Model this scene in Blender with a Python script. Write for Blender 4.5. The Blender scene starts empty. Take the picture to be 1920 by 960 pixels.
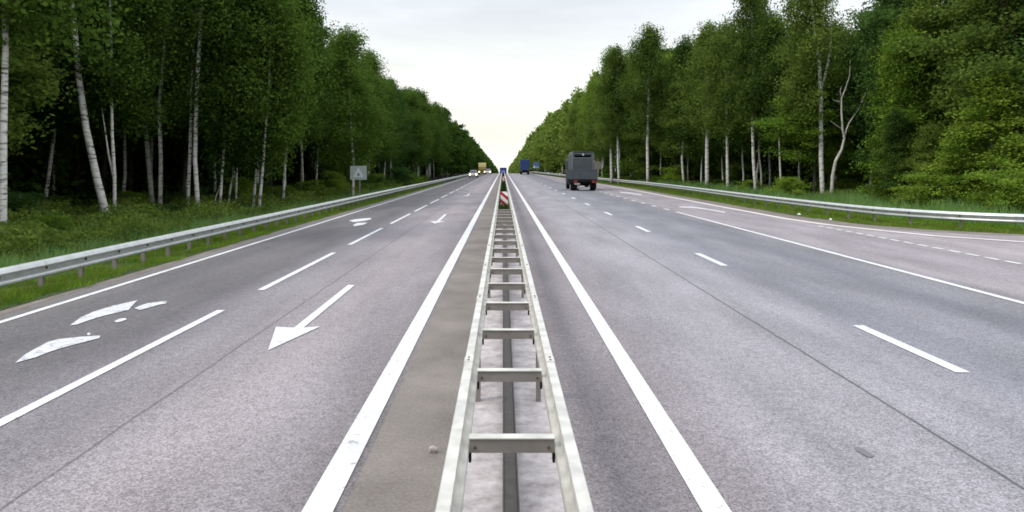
import bpy, math, random
import numpy as np
from mathutils import Vector

# ------------------------------------------------------------------ camera, sky, sun
SC = bpy.context.scene
COL = SC.collection
F = 1400.0; VX, VY = 943.0, 312.0; CAMH = 2.2      # focal length in photo pixels, vanishing point, eye height
cd = bpy.data.cameras.new('camera'); cam = bpy.data.objects.new('camera', cd); COL.objects.link(cam)
cam.location = (0, 0, CAMH); cam.rotation_euler = (math.radians(90), 0, 0)
cd.sensor_width = 36; cd.lens = 36 * F / 1920
cd.shift_x = (960 - VX) / 1920; cd.shift_y = -(480 - VY) / 1920
cd.clip_start = 0.05; cd.clip_end = 20000
SC.camera = cam
SC.view_settings.view_transform = 'Standard'; SC.view_settings.look = 'None'
SC.view_settings.exposure = 0.36; SC.view_settings.gamma = 1
SC.cycles.use_denoising = True
SC.cycles.max_bounces = 6; SC.cycles.diffuse_bounces = 4; SC.cycles.glossy_bounces = 2
SC.cycles.transmission_bounces = 3; SC.cycles.transparent_max_bounces = 4
SC.cycles.filter_width = 1.7
SUN_EL, SUN_AZ = 48.0, 245.0       # azimuth clockwise from +Y: the sun stands behind and to the left
W = bpy.data.worlds.new('World'); SC.world = W; W.use_nodes = True
nt = W.node_tree; nt.nodes.clear()
def N(t, ty, **k):
    n = t.nodes.new(ty)
    for a, b in k.items(): setattr(n, a, b)
    return n
out = N(nt, 'ShaderNodeOutputWorld'); bg = N(nt, 'ShaderNodeBackground'); bg.inputs[1].default_value = 0.1
sky = N(nt, 'ShaderNodeTexSky', sky_type='NISHITA', sun_disc=False)
sky.sun_elevation = math.radians(SUN_EL); sky.sun_rotation = math.radians(SUN_AZ)
tc = N(nt, 'ShaderNodeTexCoord'); sep = N(nt, 'ShaderNodeSeparateXYZ')
nt.links.new(tc.outputs['Generated'], sep.inputs[0])
ramp = N(nt, 'ShaderNodeValToRGB'); cr = ramp.color_ramp
cr.elements[0].position = 0.0; cr.elements[0].color = (0.46, 0.452, 0.405, 1)
cr.elements[1].position = 1.0; cr.elements[1].color = (0.80, 0.84, 0.92, 1)
e = cr.elements.new(0.10); e.color = (0.44, 0.438, 0.408, 1)
e = cr.elements.new(0.22); e.color = (0.362, 0.384, 0.405, 1)
e = cr.elements.new(0.45); e.color = (0.60, 0.63, 0.68, 1)
nt.links.new(sep.outputs['Z'], ramp.inputs[0])
scl = N(nt, 'ShaderNodeVectorMath', operation='SCALE'); scl.inputs['Scale'].default_value = 20.0
nt.links.new(ramp.outputs[0], scl.inputs[0])
mp = N(nt, 'ShaderNodeMapping'); mp.inputs['Scale'].default_value = (1.6, 1.6, 9.0)
no = N(nt, 'ShaderNodeTexNoise'); no.inputs['Scale'].default_value = 1.6; no.inputs['Detail'].default_value = 7; no.inputs['Roughness'].default_value = 0.55
nt.links.new(tc.outputs['Generated'], mp.inputs[0]); nt.links.new(mp.outputs[0], no.inputs['Vector'])
mr = N(nt, 'ShaderNodeMapRange'); mr.inputs[1].default_value = 0.35; mr.inputs[2].default_value = 0.65
mr.inputs[3].default_value = 0.90; mr.inputs[4].default_value = 1.10
nt.links.new(no.outputs[0], mr.inputs[0])
scl2 = N(nt, 'ShaderNodeVectorMath', operation='SCALE'); nt.links.new(scl.outputs[0], scl2.inputs[0]); nt.links.new(mr.outputs[0], scl2.inputs['Scale'])
mx = N(nt, 'ShaderNodeMix', data_type='RGBA'); mx.inputs[0].default_value = 0.9
nt.links.new(sky.outputs[0], mx.inputs[6]); nt.links.new(scl2.outputs[0], mx.inputs[7])
nt.links.new(mx.outputs[2], bg.inputs[0]); nt.links.new(bg.outputs[0], out.inputs[0])
sd = bpy.data.lights.new('sun', 'SUN'); sun = bpy.data.objects.new('sun', sd); COL.objects.link(sun)
sd.energy = 1.4; sd.angle = math.radians(14); sd.color = (1, 0.95, 0.86)
az, el = math.radians(SUN_AZ), math.radians(SUN_EL)
sun.rotation_euler = (-Vector((math.sin(az)*math.cos(el), math.cos(az)*math.cos(el), math.sin(el)))).to_track_quat('-Z', 'Y').to_euler()
sun.location = (0, -20, 60)

# ------------------------------------------------------------------ helpers
R = random.Random(11); NR = np.random.default_rng(11)
def gx(px, py, z=0.0):
    """photo pixel on a level plane of height z -> place on the ground"""
    Y = F * (CAMH - z) / (py - VY)
    return ((px - VX) / F * Y, Y)
def gz(Y):
    """height of the road along its length: level, then falling away past the crest"""
    if Y < 215: return 0.0
    if Y < 275: return -0.0135 * (Y - 215) ** 2 / 120
    return -0.0135 * 30 - 0.0135 * (Y - 275)
class MB:
    def __init__(s): s.v = []; s.f = []; s.m = []; s.mi = 0
    def add(s, vs, fs):
        b = len(s.v); s.v += [tuple(v) for v in vs]
        for f in fs: s.f.append(tuple(b + i for i in f)); s.m.append(s.mi)
    def box(s, x0, x1, y0, y1, z0, z1):
        s.add([(x0,y0,z0),(x1,y0,z0),(x1,y1,z0),(x0,y1,z0),(x0,y0,z1),(x1,y0,z1),(x1,y1,z1),(x0,y1,z1)],
              [(0,3,2,1),(4,5,6,7),(0,1,5,4),(1,2,6,5),(2,3,7,6),(3,0,4,7)]); return s
    def tube(s, pts, rad, n=8, cap=True):
        pts = [Vector(p) for p in pts]; rings = []
        for i, p in enumerate(pts):
            d = (pts[min(i+1, len(pts)-1)] - pts[max(i-1, 0)]).normalized()
            a = d.cross(Vector((0.13, 1, 0.07))).normalized()
            if a.length < .5: a = Vector((1, 0, 0))
            b = d.cross(a); r = rad[i] if isinstance(rad, (list, tuple)) else rad
            rings.append([p + (a*math.cos(t) + b*math.sin(t)) * r for t in [2*math.pi*k/n for k in range(n)]])
        vs = [v for rg in rings for v in rg]; fs = []
        for i in range(len(pts)-1):
            for k in range(n):
                k2 = (k+1) % n
                fs.append((i*n+k, i*n+k2, (i+1)*n+k2, (i+1)*n+k))
        if cap: fs.append(tuple(range(n-1, -1, -1))); fs.append(tuple((len(pts)-1)*n+k for k in range(n)))
        s.add(vs, fs); return s
    def prism(s, poly, a0, a1, axis='x'):
        """closed polygon extruded along an axis; poly holds the two other coordinates"""
        n = len(poly)
        def P(p, a): return (a, p[0], p[1]) if axis == 'x' else ((p[0], a, p[1]) if axis == 'y' else (p[0], p[1], a))
        s.add([P(p, a0) for p in poly] + [P(p, a1) for p in poly],
              [tuple(range(n-1, -1, -1)), tuple(range(n, 2*n))] + [(i, (i+1) % n, n+(i+1) % n, n+i) for i in range(n)]); return s
    def build(s, name, mats, parent=None, loc=None, bevel=0, smooth=False):
        me = bpy.data.meshes.new(name); me.from_pydata(s.v, [], s.f)
        if not isinstance(mats, (list, tuple)): mats = [mats]
        for m in mats: me.materials.append(m)
        if len(mats) > 1: me.polygons.foreach_set('material_index', s.m)
        if smooth: me.polygons.foreach_set('use_smooth', [True]*len(me.polygons))
        me.update()
        o = bpy.data.objects.new(name, me); COL.objects.link(o)
        if parent: o.parent = parent
        if loc: o.location = loc
        if bevel:
            b = o.modifiers.new('bevel', 'BEVEL'); b.width = bevel; b.segments = 2; b.limit_method = 'ANGLE'
        return o
def tag(o, label=None, cat=None, group=None, kind=None):
    if label: o['label'] = label
    if cat: o['category'] = cat
    if group: o['group'] = group
    if kind: o['kind'] = kind
    return o
def empty(name, loc=(0,0,0), rz=0):
    o = bpy.data.objects.new(name, None); COL.objects.link(o); o.location = loc; o.rotation_euler = (0,0,rz)
    o.empty_display_size = .3; return o
def sweep(path, prof, closed=True):
    """profile (offset sideways to the right of travel, z) swept along a list of (x, y, z)"""
    mb = MB(); n = len(prof); vs = []
    for i, p in enumerate(path):
        a = Vector(path[max(i-1, 0)]); b = Vector(path[min(i+1, len(path)-1)])
        d = (b - a); d.z = 0; d.normalize(); s_ = Vector((d.y, -d.x, 0))
        for o, z in prof: vs.append(Vector(p) + s_*o + Vector((0, 0, z)))
    fs = []
    for i in range(len(path)-1):
        for k in range(n if closed else n-1):
            k2 = (k+1) % n; fs.append((i*n+k, (i+1)*n+k, (i+1)*n+k2, i*n+k2))
    if closed: fs += [tuple(range(n)), tuple((len(path)-1)*n + k for k in range(n-1, -1, -1))]
    mb.add(vs, fs); return mb
def lerp_tab(tab, y):
    tab = sorted(tab)
    if y <= tab[0][0]: return tab[0][1]
    for (a, u), (b, v) in zip(tab, tab[1:]):
        if y <= b: return u + (v-u)*(y-a)/(b-a)
    return tab[-1][1]

# ------------------------------------------------------------------ materials
def mat(name, col, rough=.6, metal=0, var=.0, vscale=8, bump=0, emit=None, estr=0, spec=None):
    m = bpy.data.materials.new(name); m.use_nodes = True; t = m.node_tree; p = t.nodes['Principled BSDF']
    p.inputs['Base Color'].default_value = (*col, 1); p.inputs['Roughness'].default_value = rough; p.inputs['Metallic'].default_value = metal
    if spec is not None: p.inputs['Specular IOR Level'].default_value = spec
    if var or bump:
        g = N(t, 'ShaderNodeNewGeometry'); n = N(t, 'ShaderNodeTexNoise'); n.inputs['Scale'].default_value = vscale; n.inputs['Detail'].default_value = 6
        t.links.new(g.outputs['Position'], n.inputs['Vector'])
        if var:
            r_ = N(t, 'ShaderNodeMapRange'); r_.inputs[1].default_value = .3; r_.inputs[2].default_value = .7
            r_.inputs[3].default_value = 1-var; r_.inputs[4].default_value = 1+var
            t.links.new(n.outputs[0], r_.inputs[0])
            v = N(t, 'ShaderNodeVectorMath', operation='SCALE'); v.inputs[0].default_value = col
            t.links.new(r_.outputs[0], v.inputs['Scale']); t.links.new(v.outputs[0], p.inputs['Base Color'])
        if bump:
            b = N(t, 'ShaderNodeBump'); b.inputs['Strength'].default_value = bump; b.inputs['Distance'].default_value = .02
            t.links.new(n.outputs[0], b.inputs['Height']); t.links.new(b.outputs[0], p.inputs['Normal'])
    if emit: p.inputs['Emission Color'].default_value = (*emit, 1); p.inputs['Emission Strength'].default_value = estr
    return m
M = {}
def road_mat():
    m = bpy.data.materials.new('asphalt'); m.use_nodes = True; t = m.node_tree; p = t.nodes['Principled BSDF']
    g = N(t, 'ShaderNodeNewGeometry'); s = N(t, 'ShaderNodeSeparateXYZ'); t.links.new(g.outputs['Position'], s.inputs[0])
    # wander of the lane tones
    nw = N(t, 'ShaderNodeTexNoise'); nw.inputs['Scale'].default_value = .5; nw.inputs['Detail'].default_value = 4
    t.links.new(g.outputs['Position'], nw.inputs['Vector'])
    wob = N(t, 'ShaderNodeMath', operation='MULTIPLY_ADD'); wob.inputs[1].default_value = .5; wob.inputs[2].default_value = -.25
    t.links.new(nw.outputs[0], wob.inputs[0])
    xx = N(t, 'ShaderNodeMath', operation='ADD'); t.links.new(s.outputs['X'], xx.inputs[0]); t.links.new(wob.outputs[0], xx.inputs[1])
    mrx = N(t, 'ShaderNodeMapRange'); mrx.inputs[1].default_value = -8; mrx.inputs[2].default_value = 14
    t.links.new(xx.outputs[0], mrx.inputs[0])
    rp = N(t, 'ShaderNodeValToRGB'); c = rp.color_ramp
    tones = [(-8,(.17,.155,.15)),(-7.3,(.14,.13,.13)),(-6.4,(.108,.102,.108)),(-5.6,(.118,.11,.115)),(-4.9,(.112,.105,.112)),(-4.2,(.165,.153,.166)),
             (-3.3,(.21,.19,.205)),(-2.4,(.24,.215,.228)),(-1.6,(.195,.175,.19)),(-1.15,(.15,.135,.14)),(1.5,(.185,.166,.18)),
             (2.4,(.235,.222,.245)),(3.4,(.225,.216,.24)),(4.3,(.225,.218,.245)),(5.2,(.16,.16,.185)),(6.2,(.175,.172,.195)),(7.2,(.14,.142,.165)),(8.2,(.165,.16,.175)),
             (8.8,(.235,.21,.225)),(10.5,(.22,.2,.22)),(12.2,(.25,.225,.235))]
    while len(c.elements) < len(tones): c.elements.new(.5)
    for el_, (x, co) in zip(c.elements, tones): el_.position = (x+8)/22
    for el_, (x, co) in zip(c.elements, tones): el_.color = (co[0]*1.04, co[1]*1.035, co[2]*1.0, 1)
    t.links.new(mrx.outputs[0], rp.inputs[0])
    # aggregate speckle
    n1 = N(t, 'ShaderNodeTexVoronoi'); n1.inputs['Scale'].default_value = 80; n1s = N(t, 'ShaderNodeSeparateColor')
    n3 = N(t, 'ShaderNodeTexNoise'); n3.inputs['Scale'].default_value = 9; n3.inputs['Detail'].default_value = 5; n3.inputs['Roughness'].default_value = .75
    n2 = N(t, 'ShaderNodeTexNoise'); n2.inputs['Scale'].default_value = 1.1; n2.inputs['Detail'].default_value = 8
    mp2 = N(t, 'ShaderNodeMapping'); mp2.inputs['Scale'].default_value = (1, .22, 1)
    t.links.new(g.outputs['Position'], n1.inputs['Vector']); t.links.new(g.outputs['Position'], mp2.inputs[0]); t.links.new(mp2.outputs[0], n2.inputs['Vector'])
    a1 = N(t, 'ShaderNodeMapRange'); a1.inputs[1].default_value = 0; a1.inputs[2].default_value = 1; a1.inputs[3].default_value = .60; a1.inputs[4].default_value = 1.40; t.links.new(n1.outputs['Color'], n1s.inputs[0]); t.links.new(n1s.outputs[0], a1.inputs[0])
    t.links.new(g.outputs['Position'], n3.inputs['Vector']); a3 = N(t, 'ShaderNodeMapRange'); a3.inputs[1].default_value = .3; a3.inputs[2].default_value = .7; a3.inputs[3].default_value = .84; a3.inputs[4].default_value = 1.16; t.links.new(n3.outputs[0], a3.inputs[0])
    m3 = N(t, 'ShaderNodeMath', operation='MULTIPLY'); t.links.new(a1.outputs[0], m3.inputs[0]); t.links.new(a3.outputs[0], m3.inputs[1])
    a2 = N(t, 'ShaderNodeMapRange'); a2.inputs[1].default_value = .3; a2.inputs[2].default_value = .7; a2.inputs[3].default_value = .80; a2.inputs[4].default_value = 1.18; t.links.new(n2.outputs[0], a2.inputs[0])
    mu = N(t, 'ShaderNodeMath', operation='MULTIPLY'); t.links.new(m3.outputs[0], mu.inputs[0]); t.links.new(a2.outputs[0], mu.inputs[1])
    sc_ = N(t, 'ShaderNodeVectorMath', operation='SCALE'); t.links.new(rp.outputs[0], sc_.inputs[0]); t.links.new(mu.outputs[0], sc_.inputs['Scale'])
    # tarred seams between the paving passes
    last = sc_.outputs[0]
    nz = N(t, 'ShaderNodeTexNoise'); nz.inputs['Scale'].default_value = 1.3; nz.inputs['Detail'].default_value = 6; t.links.new(g.outputs['Position'], nz.inputs['Vector'])
    for x0, wd, amt in ((3.55, .017, .72), (-3.22, .016, .5), (8.62, .012, .25)):
        o_ = N(t, 'ShaderNodeMath', operation='MULTIPLY_ADD'); o_.inputs[1].default_value = .05; o_.inputs[2].default_value = -x0-.025; t.links.new(nz.outputs[0], o_.inputs[0])
        q = N(t, 'ShaderNodeMath', operation='ADD'); t.links.new(s.outputs['X'], q.inputs[0]); t.links.new(o_.outputs[0], q.inputs[1])
        ab = N(t, 'ShaderNodeMath', operation='ABSOLUTE'); t.links.new(q.outputs[0], ab.inputs[0])
        f_ = N(t, 'ShaderNodeMapRange'); f_.inputs[1].default_value = wd*.4; f_.inputs[2].default_value = wd*1.4; f_.inputs[3].default_value = amt; f_.inputs[4].default_value = 0
        t.links.new(ab.outputs[0], f_.inputs[0])
        mm = N(t, 'ShaderNodeMix', data_type='RGBA'); t.links.new(f_.outputs[0], mm.inputs[0]); t.links.new(last, mm.inputs[6]); mm.inputs[7].default_value = (.03, .03, .034, 1)
        last = mm.outputs[2]
    # small dark stains
    nv = N(t, 'ShaderNodeTexNoise'); nv.inputs['Scale'].default_value = 1.7; nv.inputs['Detail'].default_value = 5; t.links.new(g.outputs['Position'], nv.inputs['Vector'])
    fs = N(t, 'ShaderNodeMapRange'); fs.inputs[1].default_value = .70; fs.inputs[2].default_value = .76; fs.inputs[3].default_value = 0; fs.inputs[4].default_value = .45; t.links.new(nv.outputs[0], fs.inputs[0])
    mm = N(t, 'ShaderNodeMix', data_type='RGBA'); t.links.new(fs.outputs[0], mm.inputs[0]); t.links.new(last, mm.inputs[6]); mm.inputs[7].default_value = (.06, .058, .065, 1)
    t.links.new(mm.outputs[2], p.inputs['Base Color'])
    p.inputs['Roughness'].default_value = .85; p.inputs['Specular IOR Level'].default_value = .3
    b = N(t, 'ShaderNodeBump'); b.inputs['Strength'].default_value = .2; b.inputs['Distance'].default_value = .005
    t.links.new(n1.outputs[0], b.inputs['Height']); t.links.new(b.outputs[0], p.inputs['Normal'])
    return m
def speck_mat(name, c0, c1, scale=30, rough=.9, big=1.0, bump=.4):
    m = bpy.data.materials.new(name); m.use_nodes = True; t = m.node_tree; p = t.nodes['Principled BSDF']
    g = N(t, 'ShaderNodeNewGeometry')
    n1 = N(t, 'ShaderNodeTexNoise'); n1.inputs['Scale'].default_value = scale; n1.inputs['Detail'].default_value = 4; n1.inputs['Roughness'].default_value = .7
    n2 = N(t, 'ShaderNodeTexNoise'); n2.inputs['Scale'].default_value = big; n2.inputs['Detail'].default_value = 7; n2.inputs['Roughness'].default_value = .6
    for n in (n1, n2): t.links.new(g.outputs['Position'], n.inputs['Vector'])
    ad = N(t, 'ShaderNodeMath', operation='ADD'); t.links.new(n1.outputs[0], ad.inputs[0]); t.links.new(n2.outputs[0], ad.inputs[1])
    r_ = N(t, 'ShaderNodeMapRange'); r_.inputs[1].default_value = .7; r_.inputs[2].default_value = 1.3; t.links.new(ad.outputs[0], r_.inputs[0])
    mm = N(t, 'ShaderNodeMix', data_type='RGBA'); t.links.new(r_.outputs[0], mm.inputs[0]); mm.inputs[6].default_value = (*c0, 1); mm.inputs[7].default_value = (*c1, 1)
    t.links.new(mm.outputs[2], p.inputs['Base Color']); p.inputs['Roughness'].default_value = rough; p.inputs['Specular IOR Level'].default_value = .25
    b = N(t, 'ShaderNodeBump'); b.inputs['Strength'].default_value = bump; b.inputs['Distance'].default_value = .01
    t.links.new(n1.outputs[0], b.inputs['Height']); t.links.new(b.outputs[0], p.inputs['Normal'])
    return m
def leaf_mat(name, c0, c1, transl=.3):
    m = bpy.data.materials.new(name); m.use_nodes = True; t = m.node_tree; t.nodes.clear()
    o = N(t, 'ShaderNodeOutputMaterial'); g = N(t, 'ShaderNodeNewGeometry'); oi = N(t, 'ShaderNodeObjectInfo')
    n = N(t, 'ShaderNodeTexNoise'); n.inputs['Scale'].default_value = 1.05; n.inputs['Detail'].default_value = 2; t.links.new(g.outputs['Position'], n.inputs['Vector'])  # coarse noise puts lit and shaded foliage clumps into the leaf colour
    a = N(t, 'ShaderNodeMath', operation='MULTIPLY_ADD'); a.inputs[1].default_value = .28; t.links.new(g.outputs['Random Per Island'], a.inputs[0])
    b = N(t, 'ShaderNodeMath', operation='MULTIPLY_ADD'); b.inputs[1].default_value = .7; b.inputs[2].default_value = -.2; t.links.new(oi.outputs['Random'], b.inputs[0])
    t.links.new(b.outputs[0], a.inputs[2])
    c = N(t, 'ShaderNodeMath', operation='MULTIPLY_ADD'); c.inputs[1].default_value = 1.9; c.inputs[2].default_value = -.80; t.links.new(n.outputs[0], c.inputs[0])
    d = N(t, 'ShaderNodeMath', operation='ADD', use_clamp=True); t.links.new(a.outputs[0], d.inputs[0]); t.links.new(c.outputs[0], d.inputs[1])
    mm = N(t, 'ShaderNodeMix', data_type='RGBA'); t.links.new(d.outputs[0], mm.inputs[0]); mm.inputs[6].default_value = (*c0, 1); mm.inputs[7].default_value = (*c1, 1)
    df = N(t, 'ShaderNodeBsdfDiffuse'); tr = N(t, 'ShaderNodeBsdfTranslucent'); ms = N(t, 'ShaderNodeMixShader'); ms.inputs[0].default_value = transl
    t.links.new(mm.outputs[2], df.inputs[0]); t.links.new(mm.outputs[2], tr.inputs[0])
    t.links.new(df.outputs[0], ms.inputs[1]); t.links.new(tr.outputs[0], ms.inputs[2]); t.links.new(ms.outputs[0], o.inputs[0])
    return m
def birch_mat():
    m = bpy.data.materials.new('birch_bark'); m.use_nodes = True; t = m.node_tree; p = t.nodes['Principled BSDF']
    tcn = N(t, 'ShaderNodeTexCoord'); mp_ = N(t, 'ShaderNodeMapping'); mp_.inputs['Scale'].default_value = (1.2, 1.2, 5.5)
    t.links.new(tcn.outputs['Object'], mp_.inputs[0])
    n = N(t, 'ShaderNodeTexNoise'); n.inputs['Scale'].default_value = 1.5; n.inputs['Detail'].default_value = 4; n.inputs['Roughness'].default_value = .7; t.links.new(mp_.outputs[0], n.inputs['Vector'])
    r_ = N(t, 'ShaderNodeValToRGB'); r_.color_ramp.elements[0].position = .36; r_.color_ramp.elements[0].color = (.07, .063, .055, 1)
    r_.color_ramp.elements[1].position = .50; r_.color_ramp.elements[1].color = (.60, .585, .545, 1)
    t.links.new(n.outputs[0], r_.inputs[0])
    s = N(t, 'ShaderNodeSeparateXYZ'); t.links.new(tcn.outputs['Object'], s.inputs[0])
    f_ = N(t, 'ShaderNodeMapRange'); f_.inputs[1].default_value = 0; f_.inputs[2].default_value = 1.4; f_.inputs[3].default_value = .7; f_.inputs[4].default_value = 0; t.links.new(s.outputs[2], f_.inputs[0])
    mm = N(t, 'ShaderNodeMix', data_type='RGBA'); t.links.new(f_.outputs[0], mm.inputs[0]); t.links.new(r_.outputs[0], mm.inputs[6]); mm.inputs[7].default_value = (.09, .075, .06, 1)
    t.links.new(mm.outputs[2], p.inputs['Base Color']); p.inputs['Roughness'].default_value = .8
    return m
def paint_mat(name, c0, c1, wear):
    m = speck_mat(name, c0, c1, 30, rough=.65, big=2.2, bump=.15); t = m.node_tree; p = t.nodes['Principled BSDF']; lk = p.inputs['Base Color'].links[0].from_socket
    g = N(t, 'ShaderNodeNewGeometry'); n = N(t, 'ShaderNodeTexNoise'); n.inputs['Scale'].default_value = 7; n.inputs['Detail'].default_value = 9; n.inputs['Roughness'].default_value = .78
    t.links.new(g.outputs['Position'], n.inputs['Vector'])
    f = N(t, 'ShaderNodeMapRange'); f.inputs[1].default_value = wear; f.inputs[2].default_value = wear+.05; f.inputs[3].default_value = 0; f.inputs[4].default_value = .7; t.links.new(n.outputs[0], f.inputs[0])
    mm = N(t, 'ShaderNodeMix', data_type='RGBA'); t.links.new(f.outputs[0], mm.inputs[0]); t.links.new(lk, mm.inputs[6]); mm.inputs[7].default_value = (.2,.19,.2,1)
    t.links.new(mm.outputs[2], p.inputs['Base Color']); return m
M['road'] = road_mat()
M['median_asphalt'] = speck_mat('median_asphalt', (.12,.106,.095), (.25,.222,.20), 40, big=.9)
M['median_concrete'] = speck_mat('median_concrete', (.24,.215,.21), (.56,.515,.51), 9, big=2.4)
M['gravel'] = speck_mat('gravel_dirt', (.10,.085,.072), (.24,.205,.18), 18, big=1.2)
M['soil'] = speck_mat('verge_soil', (.02,.032,.010), (.05,.075,.02), 6, big=.5)
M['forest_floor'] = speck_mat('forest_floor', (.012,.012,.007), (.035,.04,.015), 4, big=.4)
M['paint'] = paint_mat('road_paint', (.47,.47,.47), (.68,.68,.68), .575)
M['worn_paint'] = paint_mat('worn_road_paint', (.42,.40,.41), (.62,.60,.61), .53)
M['paint_old'] = paint_mat('old_road_paint', (.45,.45,.46), (.62,.62,.62), .53)
M['edge_paint'] = speck_mat('edge_paint', (.50,.45,.44), (.70,.64,.62), 30, rough=.7, big=2.2, bump=.2)
M['galv'] = mat('galvanised_steel', (.50,.52,.50), .42, .55, var=.12, vscale=5, bump=.05)
M['galv_pale'] = mat('weathered_galvanised_steel', (.53,.515,.465), .48, .4, var=.22, vscale=6, bump=.05)
M['galv_old'] = mat('dull_galvanised_steel', (.22,.20,.18), .6, .35, var=.15, vscale=7, bump=.05)
M['dark_steel'] = mat('dark_steel', (.10,.088,.078), .6, .3, var=.2, vscale=12)
M['rust'] = mat('rusty_bolt', (.10,.055,.025), .8, .2)
M['black'] = mat('black_rubber', (.011,.011,.012), .85, spec=.1)
M['birch'] = birch_mat()
M['bark'] = mat('dark_bark', (.075,.06,.048), .9, var=.3, vscale=9, bump=.4)
M['deadwood'] = mat('grey_dead_wood', (.42,.40,.36), .85, var=.25, vscale=6, bump=.3)
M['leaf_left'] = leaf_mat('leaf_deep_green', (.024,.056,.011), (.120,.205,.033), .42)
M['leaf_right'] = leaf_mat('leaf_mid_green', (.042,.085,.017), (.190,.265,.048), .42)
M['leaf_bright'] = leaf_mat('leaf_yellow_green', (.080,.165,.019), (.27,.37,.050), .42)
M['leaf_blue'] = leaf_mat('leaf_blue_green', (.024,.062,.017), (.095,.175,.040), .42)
M['grass'] = leaf_mat('grass_blades', (.07,.155,.012), (.19,.31,.028), .35)
M['tall_grass'] = leaf_mat('tall_grass_blades', (.09,.19,.045), (.20,.32,.10), .35)
M['red'] = mat('reflective_red', (.42,.012,.02), .45)
M['white'] = mat('white_paint', (.80,.78,.76), .45)

# ------------------------------------------------------------------ ground, road
RE = [(-60,70),(16,70),(20,40),(21,30),(22.3,20.5),(23.9,16.9),(25.6,15.0),(28,13.7),(33,13.0),(50,13.2),(72,13.3),(110,12.5),(166,11.0),(215,9.4),(240,9.1),(6000,9.0)]
LEFT_EDGE = -7.62
def right_edge(Y): return lerp_tab(RE, Y)
def ys_near():
    ys = [-60,-30,-10,0,2,4,6,8,10,12,14,16,17,18,19,20,20.5,21,21.6,22.3,22.7,23.1,23.5,23.9,24.4,25,25.6,26.2,27,28,29,31,33,36,40,45,50,56,64,72,80,90,100,110,125,145,166,185,205,215]
    ys += [215+6*i for i in range(1, 11)] + [300,350,420,550,700,900,1200,1600,2200,3200,4500,6500]
    return ys
def strip(name, xs, ys, zoff, m, parent=None, mi=None):
    """sheet between side lines xs(Y) at heights zoff"""
    mb = MB(); n = None; vs = []
    for Y in ys:
        row = xs(Y); n = len(row)
        for x, z in row: vs.append((x, Y, gz(Y)+z+zoff))
    fs = []
    mb.add(vs, [(i*n+k, i*n+k+1, (i+1)*n+k+1, (i+1)*n+k) for i in range(len(ys)-1) for k in range(n-1)])
    if mi: mb.m = [mi(k % (n-1), i) for i in range(len(ys)-1) for k in range(n-1)]
    return mb.build(name, m, parent)
def edge_jit(Y): return 0.10*math.sin(Y*1.9) + 0.07*math.sin(Y*4.7+1)
def ground_row(Y):
    r = right_edge(Y); j = edge_jit(Y)
    return [(-900,-.4),(-60,-.35),(-13.5,-.30),(-11,-.2),(-8.6,-.1),(LEFT_EDGE+j*0.6-.05,.012),(LEFT_EDGE+.25,-.08),(LEFT_EDGE+.4,-.3),
            (r-.5,-.3),(r-.25,-.08),(r-.02+j*0.5,.012),(r+1.3,-.02),(r+4,-.06),(r+7,-.12),(max(r+60, 110),-.2),(1000,-.3)]
yg = sorted(set(ys_near() + [8+.7*i for i in range(60)]))
g_ = strip('ground', ground_row, yg, 0, [M['soil'], M['forest_floor']], mi=lambda k, i: 1 if k in (0,1,2,13,14) else 0)
tag(g_, 'grass verges and forest floor running along both sides of the road', 'ground', kind='structure')
road = strip('road', lambda Y: [(LEFT_EDGE,-.0),(-4.3,0),(-1.07,0),(1.2,0),(4.9,0),(8.4,0),(min(right_edge(Y)-.02, 11.8),0),(right_edge(Y),0)], ys_near(), 0, M['road'])
tag(road, 'wide grey asphalt dual carriageway running straight to the crest', 'road', kind='structure')
strip('median_strip', lambda Y: [(-1.02,0),(-.31,0)], [y for y in ys_near() if -10 <= y <= 1300], .005, M['median_asphalt'], road)
strip('median_strip', lambda Y: [(-.308,0),(.40,0)], [-10,0,5,10,20,26,27.5], .005, M['median_concrete'], road)
strip('median_strip', lambda Y: [(-.308,0),(.40,0)], [27.5,40,60]+[y for y in ys_near() if 60 < y <= 1300], .005, M['soil'], road)
# shoulder of dirt and gravel beside the slip lane
strip('gravel_shoulder', lambda Y: [(right_edge(Y)-lerp_tab([(20,1.5),(24,1.3),(30,1.0),(50,.95),(110,.6),(200,.3)], Y), 0),(right_edge(Y)-.05, .006)],
      [y for y in ys_near() if 21 <= y <= 200], .004, M['gravel'], road)
strip('gravel_shoulder', lambda Y: [(LEFT_EDGE, .002),(LEFT_EDGE+.16+.06*math.sin(Y*1.3), 0)], sorted(set([5+.8*i for i in range(70)]+[80,110,150,215])), .004, M['gravel'], road)
# painted lines
def line(name, x, w, segs, m=None, zoff=.008):
    mb = MB()
    for a, b in segs:
        cuts = [a] + [y for y in ys_near() if a < y < b and y > 200] + [b]
        for u, v in zip(cuts, cuts[1:]):
            mb.add([(x-w/2,u,gz(u)+zoff),(x+w/2,u,gz(u)+zoff),(x+w/2,v,gz(v)+zoff),(x-w/2,v,gz(v)+zoff)], [(0,1,2,3)])
    return mb.build(name, m or M['paint'], road)
line('edge_line', -1.18, .20, [(-10, 1200)]); line('edge_line', 1.36, .185, [(-10, 1200)])
line('edge_line', -7.08, .12, [(-10, 1200)])
ds = [(-2, 3.8), (5.0, 11.4), (13.25, 19.0), (20.9, 26.6), (28.6, 34.6), (36.4, 42.4)] + [(44.2+7.8*i, 50.1+7.8*i) for i in range(60)]
line('dashed_line', -4.3, .125, ds)
dr = [(7.95+8.55*i, 10.3+8.55*i) for i in range(-1, 55)]
line('dashed_line', 4.9, .155, dr)
line('solid_line', 8.36, .145, [(-10, 36)])
line('dotted_line', 8.38, .15, [(37.6+3.25*i, 38.8+3.25*i) for i in range(52)])
line('dotted_line', 11.66, .13, [(8+.735*i, 8.50+.735*i) for i in range(27)], M['paint'])
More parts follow.
